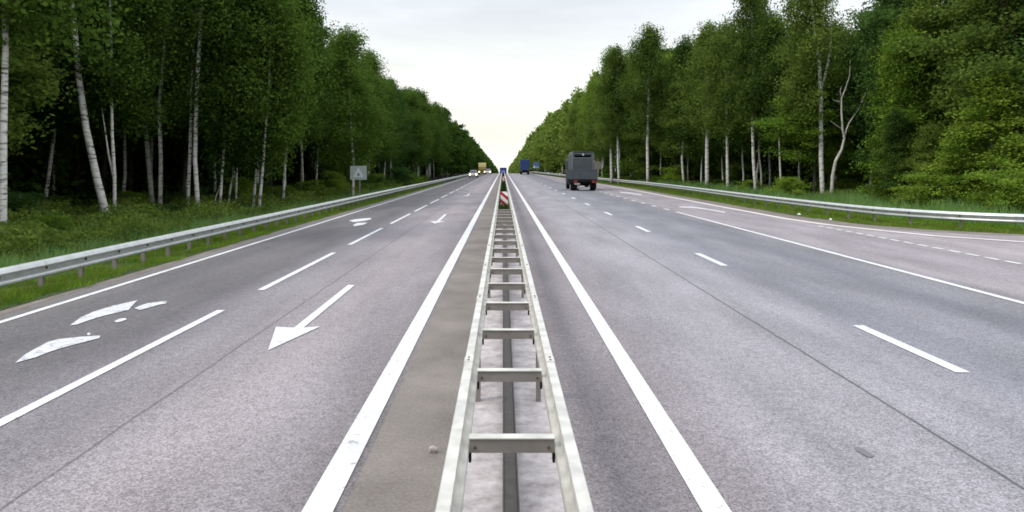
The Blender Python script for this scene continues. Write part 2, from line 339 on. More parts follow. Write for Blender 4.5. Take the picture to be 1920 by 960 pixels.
EL = [(8.6,1200),(8.6,240),(8.8,215),(10.2,166),(11.5,105),(11.95,83),(12.1,65),(11.9,46),(11.85,31),(12.15,28.2),(12.8,25.9),(13.6,23.6),(15,21.8),(17.5,20.5),(22,19.4),(40,17.6),(70,16)]
def path_strip(name, pts, w, m, z):
    mb = MB(); vs = []
    for i, (x, y) in enumerate(pts):
        a = Vector(pts[max(i-1,0)]); b = Vector(pts[min(i+1,len(pts)-1)]); d = (b-a).normalized(); s_ = Vector((d.y,-d.x))*w/2
        for sg in (1,-1): vs.append((x+s_.x*sg, y+s_.y*sg, gz(y)+z))
    mb.add(vs, [(2*i,2*i+2,2*i+3,2*i+1) for i in range(len(pts)-1)]); return mb.build(name, m, road)
path_strip('edge_line', EL, .30, M['edge_paint'], .012)
def decal(name, polys, m, z=.01):
    mb = MB()
    for P in polys: mb.add([(x, y, z) for x, y in P], [tuple(range(len(P)))])
    return mb.build(name, m, road)
def px(poly): return [gx(a, b) for a, b in poly]
# straight arrows pointing at the viewer
def arrow(x, y, L, hw=.30, hl=1.3, sw=.065, lean=0.0):
    return [[(x,y),(x+hw+lean,y+hl*1.02),(x+sw*1.4+lean,y+hl*.96),(x+sw+lean*1.5,y+L),(x-sw+lean*1.5,y+L),(x-sw*.6+lean,y+hl*.96),(x-hw+lean,y+hl)]]
decal('arrow_marking', arrow(-2.80, 8.9, 4.9), M['paint'])
decal('arrow_marking', arrow(-2.62, 28.6, 5.6, hw=.3, hl=1.3, sw=.06), M['paint'])
decal('arrow_marking', arrow(-2.7, 55, 5.6, hw=.3, hl=1.3, sw=.06), M['paint'])
z7 = lambda P: px([(a/2.2863, 380+b/2.2857) for a, b in P])
decal('worn_arrow_marking', [z7([(65,690),(105,655),(150,630),(205,600),(250,588),(340,578),(430,572),(426,583),(350,603),(260,627),(205,645),(150,667)]),
    z7([(300,528),(350,492),(400,470),(480,445),(590,420),(570,440),(552,462),(500,474),(440,488),(380,507),(330,525)]),
    z7([(575,455),(610,440),(640,432),(690,426),(716,424),(712,434),(680,440),(640,452),(600,462)]),
    z7([(488,512),(510,500),(538,497),(544,503),(520,512),(500,516)]), z7([(372,566),(380,559),(388,562),(386,570),(376,571)])], M['paint_old'])
decal('worn_arrow_marking', [z7([(1495,78),(1520,72),(1588,66),(1592,72),(1560,79),(1515,84)]), z7([(1512,98),(1530,88),(1576,86),(1560,95),(1520,102)])], M['paint'])
decal('arrow_marking', [px([(1271,387),(1300,387.8),(1318,390.2),(1361,397.6),(1358,399.6),(1325,393.6),(1306,391.0),(1276,389.4)])], M['worn_paint'])
decal('arrow_marking', [px([(1160,360),(1180,361),(1204,364.5),(1202,366.5),(1184,364),(1165,362)])], M['worn_paint'])
decal('tar_patch', [px([(1603,838),(1612,840),(1624,845),(1640,857),(1630,859),(1617,853),(1606,846)])], mat('tar_stain', (.13,.125,.135), .7), .006)

# ------------------------------------------------------------------ guardrails
def wprof(h=.31, d=.105, t=.006):
    a = [(.02,.5),(.3,.49),(.7,.41),(1,.24),(1,.20),(.85,.15),(.08,.08),(0,.04),(0,-.02),(.10,-.08),(.9,-.20),(1,-.27),(1,-.36),(.9,-.42),(.3,-.49),(.02,-.5)]
    fr = [(o*d, z*h) for o, z in a]; bk = [(o*d-t, z*h) for o, z in reversed(a)]
    return fr + bk
def path_pts(path, step):
    """even points along a polyline, with directions"""
    P = [Vector(p) for p in path]; out_ = []; acc = 0
    for a, b in zip(P, P[1:]):
        L = (b-a).length; s_ = acc
        while s_ < L: out_.append((a + (b-a)*(s_/L), (b-a).normalized())); s_ += step
        acc = s_ - L
    return out_
def smooth_path(P, n=3):
    P = [Vector(p) for p in P]
    for _ in range(n):
        Q = [P[0]]
        for a, b in zip(P, P[1:]): Q += [a*.75+b*.25, a*.25+b*.75]
        P = Q + [P[-1]]
    return P
def verge_rail(label, path, ztop, side, post_step, zpost):
    """side +1: face to the right of travel"""
    root = empty('guardrail', (0,0,0)); tag(root, label, 'guardrail', 'steel guardrails along the outer edges of the road')
    pr = [(o*side, z) for o, z in wprof()]
    if side < 0: pr = pr[::-1]
    pp = [(p.x, p.y, gz(p.y)+ztop-.155) for p in path]
    sweep(pp, pr).build('beam', M['galv'], root, smooth=False)
    pts = path_pts([(p.x, p.y, 0) for p in path], post_step)
    pts = [q for q in pts if q[0].y > 5]
    pts.sort(key=lambda q: q[0].y)
    protos = {}
    for i, (p, d) in enumerate(pts[:95]):
        s_ = Vector((d.y, -d.x, 0))*side; c = p - s_*.09
        if 'p' not in protos:
            q = MB(); q.box(-.045,.045,-.03,.03,-.55,ztop-.06); q.box(.045,.085,-.05,.05,ztop-.22,ztop-.10)
            protos['p'] = q.build('post', M['galv_old'], root)
            b = MB(); b.tube([(.088,0,ztop-.155),(.108,0,ztop-.155)], .03, 6); protos['b'] = b.build('bolt', M['rust'], protos['p'])
            o = protos['p']; ob = protos['b']
        else:
            o = protos['p'].copy(); COL.objects.link(o); o.parent = root
            ob = protos['b'].copy(); COL.objects.link(ob); ob.parent = o
        o.location = (c.x, c.y, gz(c.y)); o.rotation_euler = (0,0,math.atan2(s_.y, s_.x))
    # splice laps where two beams overlap
    for i, (p, d) in enumerate(pts[:60:3]):
        s_ = Vector((d.y, -d.x, 0))*side; q = [p - d*.16 + s_*.004, p + d*.16 + s_*.004]
        sweep([(v.x, v.y, gz(v.y)+ztop-.155) for v in q], pr).build('splice_plate', M['galv'], root)
    return root
LP = [Vector((-8.3, 2)), Vector((-8.3, 60)), Vector((-8.0, 110)), Vector((-7.8, 160)), Vector((-7.8, 215))] + [Vector((-7.8, 215+6*i)) for i in range(1, 11)] + [Vector((-7.8, 400)), Vector((-7.8, 900))]
verge_rail('long straight corrugated steel guardrail on the grass verge in front of the left woods', LP, .52, +1, 1.285, -.1)
RP0 = smooth_path([(60,15.5,0),(34,20.2,0),(24,22.4,0),(19.3,24.0,0),(16.9,25.3,0),(15.3,27.4,0),(14.5,31,0),(14.4,44,0),(14.9,60,0),(14.9,80,0),(13.7,106,0),(11.9,150,0),(10.3,212,0)], 2)
RP = [Vector((p.x, p.y)) for p in RP0][:-1] + [Vector((10.3,213))] + [Vector((10.0, 215+6*i)) for i in range(1, 11)] + [Vector((9.9, 500))]
verge_rail('curving corrugated steel guardrail bending away round the slip road in front of the right woods', RP, .60, -1, 1.9, 0)

# central double sided barrier
med = empty('median_guardrail'); tag(med, 'double sided steel barrier with ladder like cross members between the two carriageways', 'guardrail')
CX = .05; ZT = .72
myz = [(-6,0),(5,0),(60,0)] + [(y, gz(y)) for y in ys_near() if 100 <= y <= 1200]
for sgn, xo in ((-1, -.215), (1, .315)):
    pr = [(o*sgn, z) for o, z in wprof(.31, .078)]
    # a broad folded top lip, as the beams show from above
    pr = [(.010*sgn,.150),(.014*sgn,.156),(.074*sgn,.154),(.079*sgn,.146),(.078*sgn,.08),(.03*sgn,.03),(.03*sgn,-.03),(.078*sgn,-.08),(.078*sgn,-.125),(.066*sgn,-.152),(.05*sgn,-.152),(.045*sgn,-.10),(.01*sgn,-.045),(-.022*sgn,.0),(-.026*sgn,.062),(-.020*sgn,.070),(.0*sgn,.066),(.014*sgn,.085),(.018*sgn,.125)]
    if sgn < 0: pr = pr[::-1]
    sweep([(xo, y, z+ZT-.156) for y, z in myz], pr).build('beam', M['galv_pale'], med)
sweep([(CX, y, .10) for y in (-4, 10, 28)], [(-.052,-.03),(.052,-.03),(.052,.03),(.044,.03),(.04,.0),(-.04,.0),(-.044,.03),(-.052,.03)]).build('ground_channel', M['dark_steel'], med)
def member():
    q = MB(); q.box(-.238,.238,0,.004,-.08,-.004); q.box(-.238,.238,-.010,.058,-.004,0); q.box(-.238,.238,0.0045,.05,-.08,-.076)
    return q
mem = member().build('cross_member', M['galv_old'], med)
flg = MB().box(-.24,.24,-.012,.060,.0005,.006).build('lit_flange', M['galv_pale'], mem)  # paler sheet over the dull channel paints its top edge as brightly lit
slots = [MB().box(x-.007,x+.007,-.012,.04,-.13,-.085).build('dark_slot', M['black'], mem) for x in (-.234,.234)]  # black boxes stand in for the shaded slots at the member ends
bolts = [MB().tube([(x,-.010,-.05),(x,-.0005,-.05)], .008, 6).build('bolt', M['rust'], mem) for x in (-.205, .205)]
pm = MB(); pm.box(-.022,.022,-.04,.04,-.05,.56)
post = pm.build('post', M['galv_old'], med)
nm = 0
for i in range(-3, 17):
    y = 4.17 + 1.375*i
    if i == -3: o = mem
    else:
        o = mem.copy(); COL.objects.link(o); o.parent = med
        for ch in (*slots, *bolts, flg): c2 = ch.copy(); COL.objects.link(c2); c2.parent = o
    o.location = (CX, y, .68)
for i in range(0, 16):
    y = 6.92 + 1.375*4*i + .08
    for x in (-.232, .332):
        if i == 0 and x < 0: o = post
        else: o = post.copy(); COL.objects.link(o); o.parent = med
        o.location = (x, y, 0)
for i in range(0, 22):
    y = 5.66 + 2.75*i
    for sgn, xo in ((-1,-.215),(1,.315)):
        q = [(.012*sgn,.160),(.075*sgn,.158),(.0832*sgn,.147),(.0825*sgn,.078),(.0785*sgn,.08),(.0785*sgn,.144),(.073*sgn,.152),(.014*sgn,.153)]
        if sgn < 0: q = q[::-1]
        sweep([(xo, y-.01, ZT-.155),(xo, y+.16, ZT-.155)], q).build('splice_plate', M['galv_pale'], med)
sb = MB()
for i in range(0, 22):
    y = 5.66 + 2.75*i
    for x in (-.262, .362):
        for dy in (.03, .11): sb.tube([(x, y+dy, ZT-.002),(x, y+dy, ZT+.012)], .009, 6)
sb.build('splice_bolts', M['galv_old'], med)

# striped delineator plates between the beams
def striped(Y, w, h, z0, label):
    r = empty('marker_plate', (CX+.02, Y, 0)); tag(r, label, 'road marker', 'red and white marker plates inside the central barrier')
    MB().box(-w/2, w/2, 0, .012, z0, z0+h).build('plate', M['white'], r)
    q = MB()
    b = h/4.2
    for k in range(-1, 3):
        zl = z0 + h*.30 + k*h*.52        # left end of the band, falling to the right
        P = [(-w/2, zl), (w/2, zl-h*.42), (w/2, zl-h*.42+b), (-w/2, zl+b)]
        # clip to the plate
        def clip(poly, lo, hi):
            for lim, keep in ((lo, 1), (hi, -1)):
                res = []
                for (a, c), (e_, g) in zip(poly, poly[1:]+poly[:1]):
                    ina, inb = (c-lim)*keep >= 0, (g-lim)*keep >= 0
                    if ina: res.append((a, c))
                    if ina != inb: tt = (lim-c)/(g-c); res.append((a+(e_-a)*tt, lim))
                poly = res
                if not poly: return []
            return poly
        P = clip(P, z0, z0+h)
        if len(P) > 2: q.prism(P, -.004, -.0005, 'y')
    q.build('red_stripes', M['red'], r)
    MB().box(-.03, .03, .013, .05, -.05, z0+h*.8).build('post', M['galv_old'], r)
    return r
striped(40.0, .40, .80, .05, 'red and white diagonally striped plate nearer the camera, standing inside the central barrier')
striped(98.0, .34, .72, .16, 'smaller looking red striped plate far along the central barrier, below the blue sign')

# ------------------------------------------------------------------ signs
blue = mat('sign_blue', (.012,.045,.30), .4); sgrey = mat('sign_back_grey', (.33,.37,.36), .5, .3, var=.08, vscale=3)
white_s = M['white']
def frame_box(w, h, t=.03, b=.04):
    q = MB(); q.box(-w/2-b, w/2+b, 0, t, h, h+b); q.box(-w/2-b, w/2+b, 0, t, -b, 0); q.box(-w/2-b, -w/2, 0, t, 0, h); q.box(w/2, w/2+b, 0, t, 0, h); return q
# blue square on the median near the crest
Y = 200; r = empty('blue_road_sign', (.08, Y, gz(Y))); tag(r, 'small blue square sign on the central barrier at the crest of the road', 'road sign')
o = MB().box(-.86,.86,0,.04,0,1.42).build('sign_panel', blue, r, (0,0,.30))
frame_box(1.72,1.42,.05,.05).build('frame', mat('dark_navy', (.008,.015,.06), .5), r, (0,-.004,.30))
MB().box(-.91,.91,-.03,.05,1.26,1.56).build('top_bar', mat('dark_navy_bar', (.004,.01,.05), .5), r, (0,0,.30))
q = MB(); q.prism([(-.5,.55),(.1,.55),(.1,.38),(.55,.66),(.1,.94),(.1,.77),(-.5,.77)], -.012, -.001, 'y'); q.build('arrow', mat('sign_pale_blue', (.30,.36,.70), .5), r, (0,0,.30))
MB().box(-.45,-.37,.045,.12,-.3,1.5).build('post', M['galv_old'], r); MB().box(.37,.45,.045,.12,-.3,1.5).build('post', M['galv_old'], r)
# grey board with a triangle behind the left guardrail
Y = 49; r = empty('warning_sign_board', (-9.48, Y, -.2), math.radians(3)); tag(r, 'pale grey rectangular sign board with a triangle, on a post behind the left guardrail', 'road sign')
MB().box(-.54,.54,0,.03,1.52,2.44).build('board', sgrey, r)
q = MB(); q.prism([(-.36,1.70),(.36,1.70),(0,2.34)], -.008, -.001, 'y'); q.build('triangle', mat('sign_pale_grey', (.50,.56,.55), .5), r)
q = MB(); q.prism([(-.12,1.80),(.12,1.80),(0,2.02)], -.014, -.009, 'y'); q.build('triangle_centre', mat('sign_dark_grey', (.10,.13,.15), .5), r)
MB().box(.04,.11,.031,.10,-.3,2.4).build('post', M['galv_old'], r)
# far blue sign on the right verge
Y = 190; r = empty('direction_sign', (8.55+.6, Y, gz(Y))); r.location.x = (1005.5-VX)/F*Y + 0; tag(r, 'small blue sign with a white lower corner, on posts beyond the blue lorry', 'road sign')
MB().box(-.78,.78,0,.04,1.75,3.3).build('sign_panel', mat('sign_slate_blue', (.07,.13,.25), .45), r)
MB().box(-.74,-.30,-.01,-.001,1.80,2.3).build('white_field', mat('sign_white', (.55,.57,.6), .5), r); MB().box(-.22,.7,-.01,-.001,1.80,2.2).build('pale_field', mat('sign_light_blue', (.22,.30,.52), .5), r)
for x in (-.5,.5): MB().box(x-.04,x+.04,.041,.12,-.2,3.2).build('post', M['galv_old'], r)
# back of a board seen past the grey truck
Y = 104; r = empty('square_sign', ((1119-VX)/F*Y+.12, Y, 0)); tag(r, 'plain beige square sign board on a post just right of the grey truck', 'road sign')
MB().box(-.48,.48,0,.03,1.82,2.86).build('board', mat('sign_back_beige', (.22,.20,.18), .6, var=.1, vscale=4), r)
MB().box(-.04,.04,.031,.10,-.2,2.8).build('post', M['galv_old'], r)

# ------------------------------------------------------------------ vehicles
glass = mat('dark_glass', (.02,.025,.03), .12, 0); tail = mat('tail_lamp_red', (.14,.006,.009), .35, emit=(.9,.03,.04), estr=.03)
head = mat('lit_headlamp', (.9,.9,.8), .2, emit=(1,.82,.44), estr=2.4)
chrome = mat('rim_metal', (.35,.35,.36), .4, .7)
def wheel(parent, x, y, rad, wd, rimr=.55):
    w = MB(); n = 20
    prof = [(-wd/2, rad*.6),(-wd/2, rad*.93),(-wd/2+.03, rad),(wd/2-.03, rad),(wd/2, rad*.93),(wd/2, rad*.6)]
    vs = [(o_, r_*math.cos(2*math.pi*k/n), r_*math.sin(2*math.pi*k/n)) for k in range(n) for o_, r_ in prof]; m_ = len(prof)
    fs = [(k*m_+j, k*m_+j+1, ((k+1)%n)*m_+j+1, ((k+1)%n)*m_+j) for k in range(n) for j in range(m_-1)]
    w.add(vs, fs); t_ = w.build('wheel', M['black'], parent, (x, y, rad))
    q = MB(); q.tube([(-wd*.35,0,0),(wd*.35,0,0)], rad*.62, 16); q.tube([(-wd*.42,0,0),(wd*.42,0,0)], rad*.18, 8); q.build('rim', chrome, t_)
    return t_
def plate_(parent, x0, x1, y, z0, z1, m=None): return MB().box(x0,x1,y-.012,y,z0,z1).build('number_plate', m or M['white'], parent)
# grey truck going away; its rear at y = 0, nose towards +y
tg = mat('truck_grey_blue', (.045,.056,.065), .55, var=.12, vscale=1.5); tg2 = mat('tarpaulin_grey', (.058,.072,.078), .75, var=.18, vscale=1.2, bump=.5)
tr = empty('dropside_truck', (7.33, 67.0, 0)); tag(tr, 'grey dropside truck with a tall tarpaulin hood, driving away in the right lanes', 'truck')
MB().box(-1.12,1.12,0.05,5.9,1.02,1.14).build('bed_floor', M['dark_steel'], tr)
q = MB(); q.box(-1.13,1.13,0,.05,1.05,1.90)
for x in (-1.05,-.38,.38,1.05): q.box(x-.03,x+.03,-.02,-.001,1.06,1.88)
q.box(-1.1,1.1,-.018,-.001,1.84,1.89)
q.build('tailgate', tg, tr, bevel=.01)
for s_ in (-1,1):
    q = MB(); x = s_*1.13
    q.box(min(x,x-s_*.04),max(x,x-s_*.04),.055,5.9,1.05,1.90)
    for k in range(5): q.box(min(x+s_*.001,x+s_*.03),max(x+s_*.001,x+s_*.03),.3+1.3*k,.38+1.3*k,1.06,1.88)
    q.build('side_board', tg, tr)
# tall hood over the front of the bed, with an opening high in its rear wall
q = MB(); nseg = 8
hx = .98; y0, y1 = 1.6, 5.8
arch = [(-hx,1.15),(-hx,3.25),(-hx+.06,3.45),(-hx+.2,3.56),(0,3.62),(hx-.2,3.56),(hx-.06,3.45),(hx,3.25),(hx,1.15)]
q.add([(x,y0,z) for x,z in arch]+[(x,y1,z) for x,z in arch], [(i,i+1,9+i+1,9+i) for i in range(8)])
q.add([(x,y1,z) for x,z in arch], [tuple(range(9))])
q.box(-hx+.005,hx-.005,y0-.01,y0+.03,1.15,3.0); q.box(-hx+.005,-hx+.2,y0-.01,y0+.03,3.001,3.5); q.box(hx-.2,hx-.005,y0-.01,y0+.03,3.001,3.5)
q.box(-hx+.201,hx-.201,y0-.01,y0+.03,3.24,3.30); q.box(-hx+.201,hx-.201,y0-.01,y0+.03,3.5,3.58)
q.build('tarpaulin_hood', tg2, tr)
pale = mat('dusty_frame_grey', (.19,.21,.215), .6)
q = MB(); q.box(-hx-.004,-hx+.05,y0-.03,y0-.011,1.92,3.4); q.box(hx-.05,hx+.004,y0-.03,y0-.011,1.92,3.4); q.box(-hx+.2,hx-.2,y0-.03,y0-.011,3.38,3.43); q.box(-hx+.051,hx-.051,y0-.03,y0-.011,2.97,3.02)
q.build('hood_frame', pale, tr)
q = MB()
for x in (-.62,-.2,.25,.66): q.box(x-.012,x+.012,y0-.026,y0-.0105,1.95,2.96)
q.build('hood_straps', M['dark_steel'], tr)
q = MB()
for x in (-.9,-.3,.3,.9): q.box(x-.05,x+.05,-.05,-.0205,1.04,1.16)
for x in (-1.08,1.08): q.box(x-.03,x+.03,-.05,-.0205,1.7,1.8)
q.build('hinges', M['dark_steel'], tr)
q = MB(); q.box(-.06,.12,y0-.08,y0-.012,3.2,3.36); q.build('hood_buckle', mat('pale_grey', (.4,.42,.42), .5), tr)
# cab
q = MB(); q.prism([(5.98,.75),(7.7,.75),(7.75,1.6),(7.45,2.7),(7.2,2.95),(6.1,2.95),(5.98,2.8)], -1.08, 1.08, 'x'); q.build('cab', tg, tr, bevel=.04)
for s_ in (-1,1):
    q = MB(); x = s_*1.083; q.prism([(6.3,1.75),(7.35,1.75),(7.15,2.6),(6.3,2.6)], x-.004, x+.004, 'x'); q.build('side_window', glass, tr)
    q = MB(); q.box(s_*1.25-.1,s_*1.25+.1,7.1,7.16,1.9,2.4); q.box(min(s_*1.08,s_*1.2),max(s_*1.08,s_*1.2),7.12,7.15,2.3,2.33); q.build('mirror', M['black'], tr)
q = MB(); q.box(-.42,.42,.2,7.6,.72,.95); q.box(-1.05,1.05,.25,.4,.62,.80); q.box(-1.0,1.0,.9,2.3,.45,1.0); q.box(-1.1,1.1,2.6,5.6,.5,1.0); q.build('chassis', M['black'], tr)  # frame, plus wide black boxes added to shade the see-through underside
MB().box(-1.08,1.08,-.02,.06,.80,1.02).build('rear_bumper', M['black'], tr)
for s_ in (-1,1):
    l = MB().box(s_*.82-.17,s_*.82+.17,-.06,-.021,.72,.96).build('tail_light', tail, tr)
    wheel(tr, s_*.90, 1.35, .46, .44); wheel(tr, s_*.92, 6.7, .46, .30)
    MB().box(s_*.86-.27,s_*.86+.27,.62,.64,.18,.85).build('mudflap', M['black'], tr)
plate_(tr, -.92,-.42,-.03,.57,.69, mat('dusty_plate', (.42,.36,.35), .6))
q = MB(); q.box(-.46,.46,.30,.33,.08,.34); q.build('underrun_panel', mat('pale_panel', (.52,.54,.50), .5), tr)
for x in (-.5,.5): MB().box(x-.03,x+.03,.28,.33,.3345,.74).build('panel_bracket', M['dark_steel'], tr)
# blue lorry far ahead
lb = empty('lorry', (5.92, 200, gz(200))); tag(lb, 'blue box lorry far ahead near the crest, seen from behind', 'truck')
bb = mat('lorry_blue', (.012,.04,.15), .5)
MB().box(-1.2,1.2,0,7,1.15,4.0).build('cargo_box', bb, lb, bevel=.03)
MB().box(-1.1,1.1,7.1,9,.7,3.0).build('cab', bb, lb, bevel=.1)
q = MB(); q.box(-.4,.4,.3,8.8,.7,1.1); q.box(-1.1,1.1,.2,.35,.55,.7); q.build('chassis', M['black'], lb)
q = MB()
for x in (-.35,.35): q.box(x-.015,x+.015,-.02,-.001,1.2,3.95)
q.build('door_bars', M['dark_steel'], lb)
for s_ in (-1,1):
    MB().box(s_*.95-.2,s_*.95+.2,-.05,-.001,.82,1.1).build('tail_light', tail, lb); wheel(lb, s_*.95, 1.6, .5, .4); wheel(lb, s_*.98, 8, .5, .3)
# oncoming cars: nose at y = 0 facing the viewer (-y)
def car(x, y, label, paint, w=1.72, h=1.45, hr=.13):
    c = empty('car', (x, y, gz(y))); tag(c, label, 'car', 'oncoming vehicles with lit headlights')
    H_ = h
    low = [(0,.32),(0.02,.62),(.12,.72),(1.15,.88),(4.2,.92),(4.3,.55),(4.25,.28),(.1,.24)]
    MB().prism(low, -w/2, w/2, 'x').build('body', paint, c, bevel=.07)
    q = MB(); a = w/2-.08; b = w/2-.26
    q.add([(-a,1.1,.86),(a,1.1,.86),(a,4.1,.90),(-a,4.1,.90),(-b,1.85,H_),(b,1.85,H_),(b,3.4,H_),(-b,3.4,H_)], [(4,5,6,7),(0,1,5,4),(1,2,6,5),(2,3,7,6),(3,0,4,7)])
    q.build('cabin', paint, c, bevel=.04)
    dy = (1.85-1.1); dz = H_-.86
    P = lambda sx, t_: (sx*(a-(a-b)*t_)*.92, 1.1+dy*t_-.012, .86+dz*t_+.004)
    q = MB(); q.add([P(-1,.1),P(1,.1),P(1,.9),P(-1,.9)], [(0,1,2,3)]); q.build('windscreen', glass, c)
    for s_ in (-1,1):
        q = MB(); X = lambda t_: s_*(a-(a-b)*t_+.008)
        q.add([(X(.12),1.4,.86+dz*.12),(X(.12),3.9,.89+dz*.12),(X(.88),3.3,.86+dz*.88),(X(.88),1.95,.86+dz*.88)], [(0,1,2,3)]); q.build('side_window', glass, c)
        q = MB(); q.tube([(s_*(w/2-.25),-.03,.62),(s_*(w/2-.25),.04,.62)], hr, 14); q.build('headlight', head, c)
        wheel(c, s_*(w/2-.09), .85, .31, .2); wheel(c, s_*(w/2-.09), 3.45, .31, .2)
        MB().box(s_*(w/2+.08)-.08,s_*(w/2+.08)+.08,1.35,1.45,.92,1.04).build('mirror', paint, c)
    q = MB(); q.box(-.4,.4,-.012,-.002,.38,.50); q.build('grille', M['black'], c)
    MB().box(-.26,.26,-.025,-.013,.39,.49).build('number_plate', M['white'], c)
    return c
silver = mat('silver_paint', (.40,.38,.36), .35, .4)
car(-5.83, 146, 'silver oncoming car with lit headlights, nearest of the vehicles on the far left side', silver, hr=.19)
car(-4.3, 214, 'pale oncoming car with lit headlights, right beside the yellow truck', mat('white_car_paint', (.6,.58,.57), .35), hr=.2)
ytm = mat('truck_yellow', (.88,.72,.30), .5); ydm = mat('truck_ochre', (.22,.16,.03), .5)
yt = empty('box_truck', (-5.7, 203, gz(203))); tag(yt, 'yellow oncoming truck with a pale yellow box above its cab, behind the silver car', 'truck')
MB().box(-1.02,1.02,1.9,7.5,1.1,3.05).build('cargo_box', ydm, yt, bevel=.03)
MB().prism([(0,.5),(0,1.45),(.35,2.0),(1.8,2.0),(1.8,.5)], -1.0, 1.0, 'x').build('cab', ydm, yt, bevel=.06)
MB().box(-1.04,1.04,.6,1.88,2.02,3.18).build('roof_deflector', ytm, yt, bevel=.1)
q = MB(); q.add([(-.88,.02,1.47),(.88,.02,1.47),(.85,.33,1.95),(-.85,.33,1.95)], [(0,1,2,3)]); q.build('windscreen', glass, yt)
MB().box(-.4,.4,1.0,7.4,.5,.9).build('chassis', M['black'], yt)
for s_ in (-1,1):
    q = MB(); q.tube([(s_*.75,-.05,.75),(s_*.75,.02,.75)], .2, 12); q.build('headlight', head, yt)
    wheel(yt, s_*.85, 1.0, .42, .3); wheel(yt, s_*.85, 6.2, .42, .4)

# small litter and stones
for (x, y, s_, lab) in ((13.25,33.4,.07,'crumpled white paper on the gravel at the edge of the slip lane'),(13.35,30.4,.055,'smaller pale scrap on the gravel nearer than the crumpled paper')):
    q = MB(); rr = random.Random(int(x*100)); vs = []
    for i in range(5):
        for k in range(7):
            th = math.pi*(i+.5)/5; ph = 2*math.pi*k/7; r_ = s_*rr.uniform(.75,1.25); vs.append((r_*math.sin(th)*math.cos(ph), r_*math.sin(th)*math.sin(ph), r_*.7*math.cos(th)))
    fs = [(i*7+k, i*7+(k+1)%7, (i+1)*7+(k+1)%7, (i+1)*7+k) for i in range(4) for k in range(7)] + [tuple(range(6,-1,-1)), tuple(28+k for k in range(7))]
    q.add(vs, fs); o = q.build('paper_scrap', M['white'], None, (x, y, s_*.7)); tag(o, lab, 'litter', 'scraps of litter on the verge')
q = MB(); q.tube([(-.028,0,.0),(-.02,.004,.022),(.0,.0,.028),(.022,-.004,.02),(.03,0,.0)], [.008,.018,.021,.016,.007], 7)
o = q.build('stone', mat('pale_stone', (.38,.33,.30), .9), None, (-.533, 5.72, .015)); tag(o, 'small pale stone lying on the brownish strip left of the central barrier', 'stone')

# ------------------------------------------------------------------ vegetation
def leaf_quads(C, size, up=.35, rng=NR, asp=.62, nrm=None):
    n = len(C); d = rng.normal(size=(n,3)); d[:,2] *= .8; d /= np.linalg.norm(d,axis=1)[:,None]
    nn = rng.normal(size=(n,3)); nn[:,2] += up*2
    u = np.cross(d, nn); u /= np.linalg.norm(u,axis=1)[:,None]+1e-9
    s_ = (size*rng.uniform(.65,1.35,n))[:,None]
    V = np.stack([C-d*s_, C+u*s_*asp, C+d*s_, C-u*s_*asp], axis=1)
    return V.reshape(-1,3)
def quads_mesh(name, V, mats, extra=None, smooth=False):
    """V: (4n,3) leaf corners; extra: MB with wood, second material"""
    n = len(V)//4; me = bpy.data.meshes.new(name)
    ev = np.array(extra.v, dtype=np.float64).reshape(-1,3) if extra and extra.v else np.zeros((0,3))
    allv = np.vstack([V, ev]); me.vertices.add(len(allv)); me.vertices.foreach_set('co', allv.astype(np.float32).ravel())
    ef = extra.f if extra and extra.f else []
    li = [np.arange(4*n, dtype=np.int32)]; tot = [np.full(n, 4, np.int32)]
    if ef:
        li.append(np.array([i+4*n for f in ef for i in f], np.int32)); tot.append(np.array([len(f) for f in ef], np.int32))
    li = np.concatenate(li); tot = np.concatenate(tot); st = np.concatenate([[0], np.cumsum(tot)[:-1]]).astype(np.int32)
    me.loops.add(len(li)); me.loops.foreach_set('vertex_index', li)
    me.polygons.add(len(tot)); me.polygons.foreach_set('loop_start', st); me.polygons.foreach_set('loop_total', tot)
    for m in mats: me.materials.append(m)
    if len(ef): me.polygons.foreach_set('material_index', np.concatenate([np.zeros(n,np.int32), np.ones(len(ef),np.int32)]))
    me.update(calc_edges=True); return me
def obj_of(name, me, parent=None, loc=None):
    o = bpy.data.objects.new(name, me); COL.objects.link(o)
    if parent: o.parent = parent
    if loc: o.location = loc
    return o
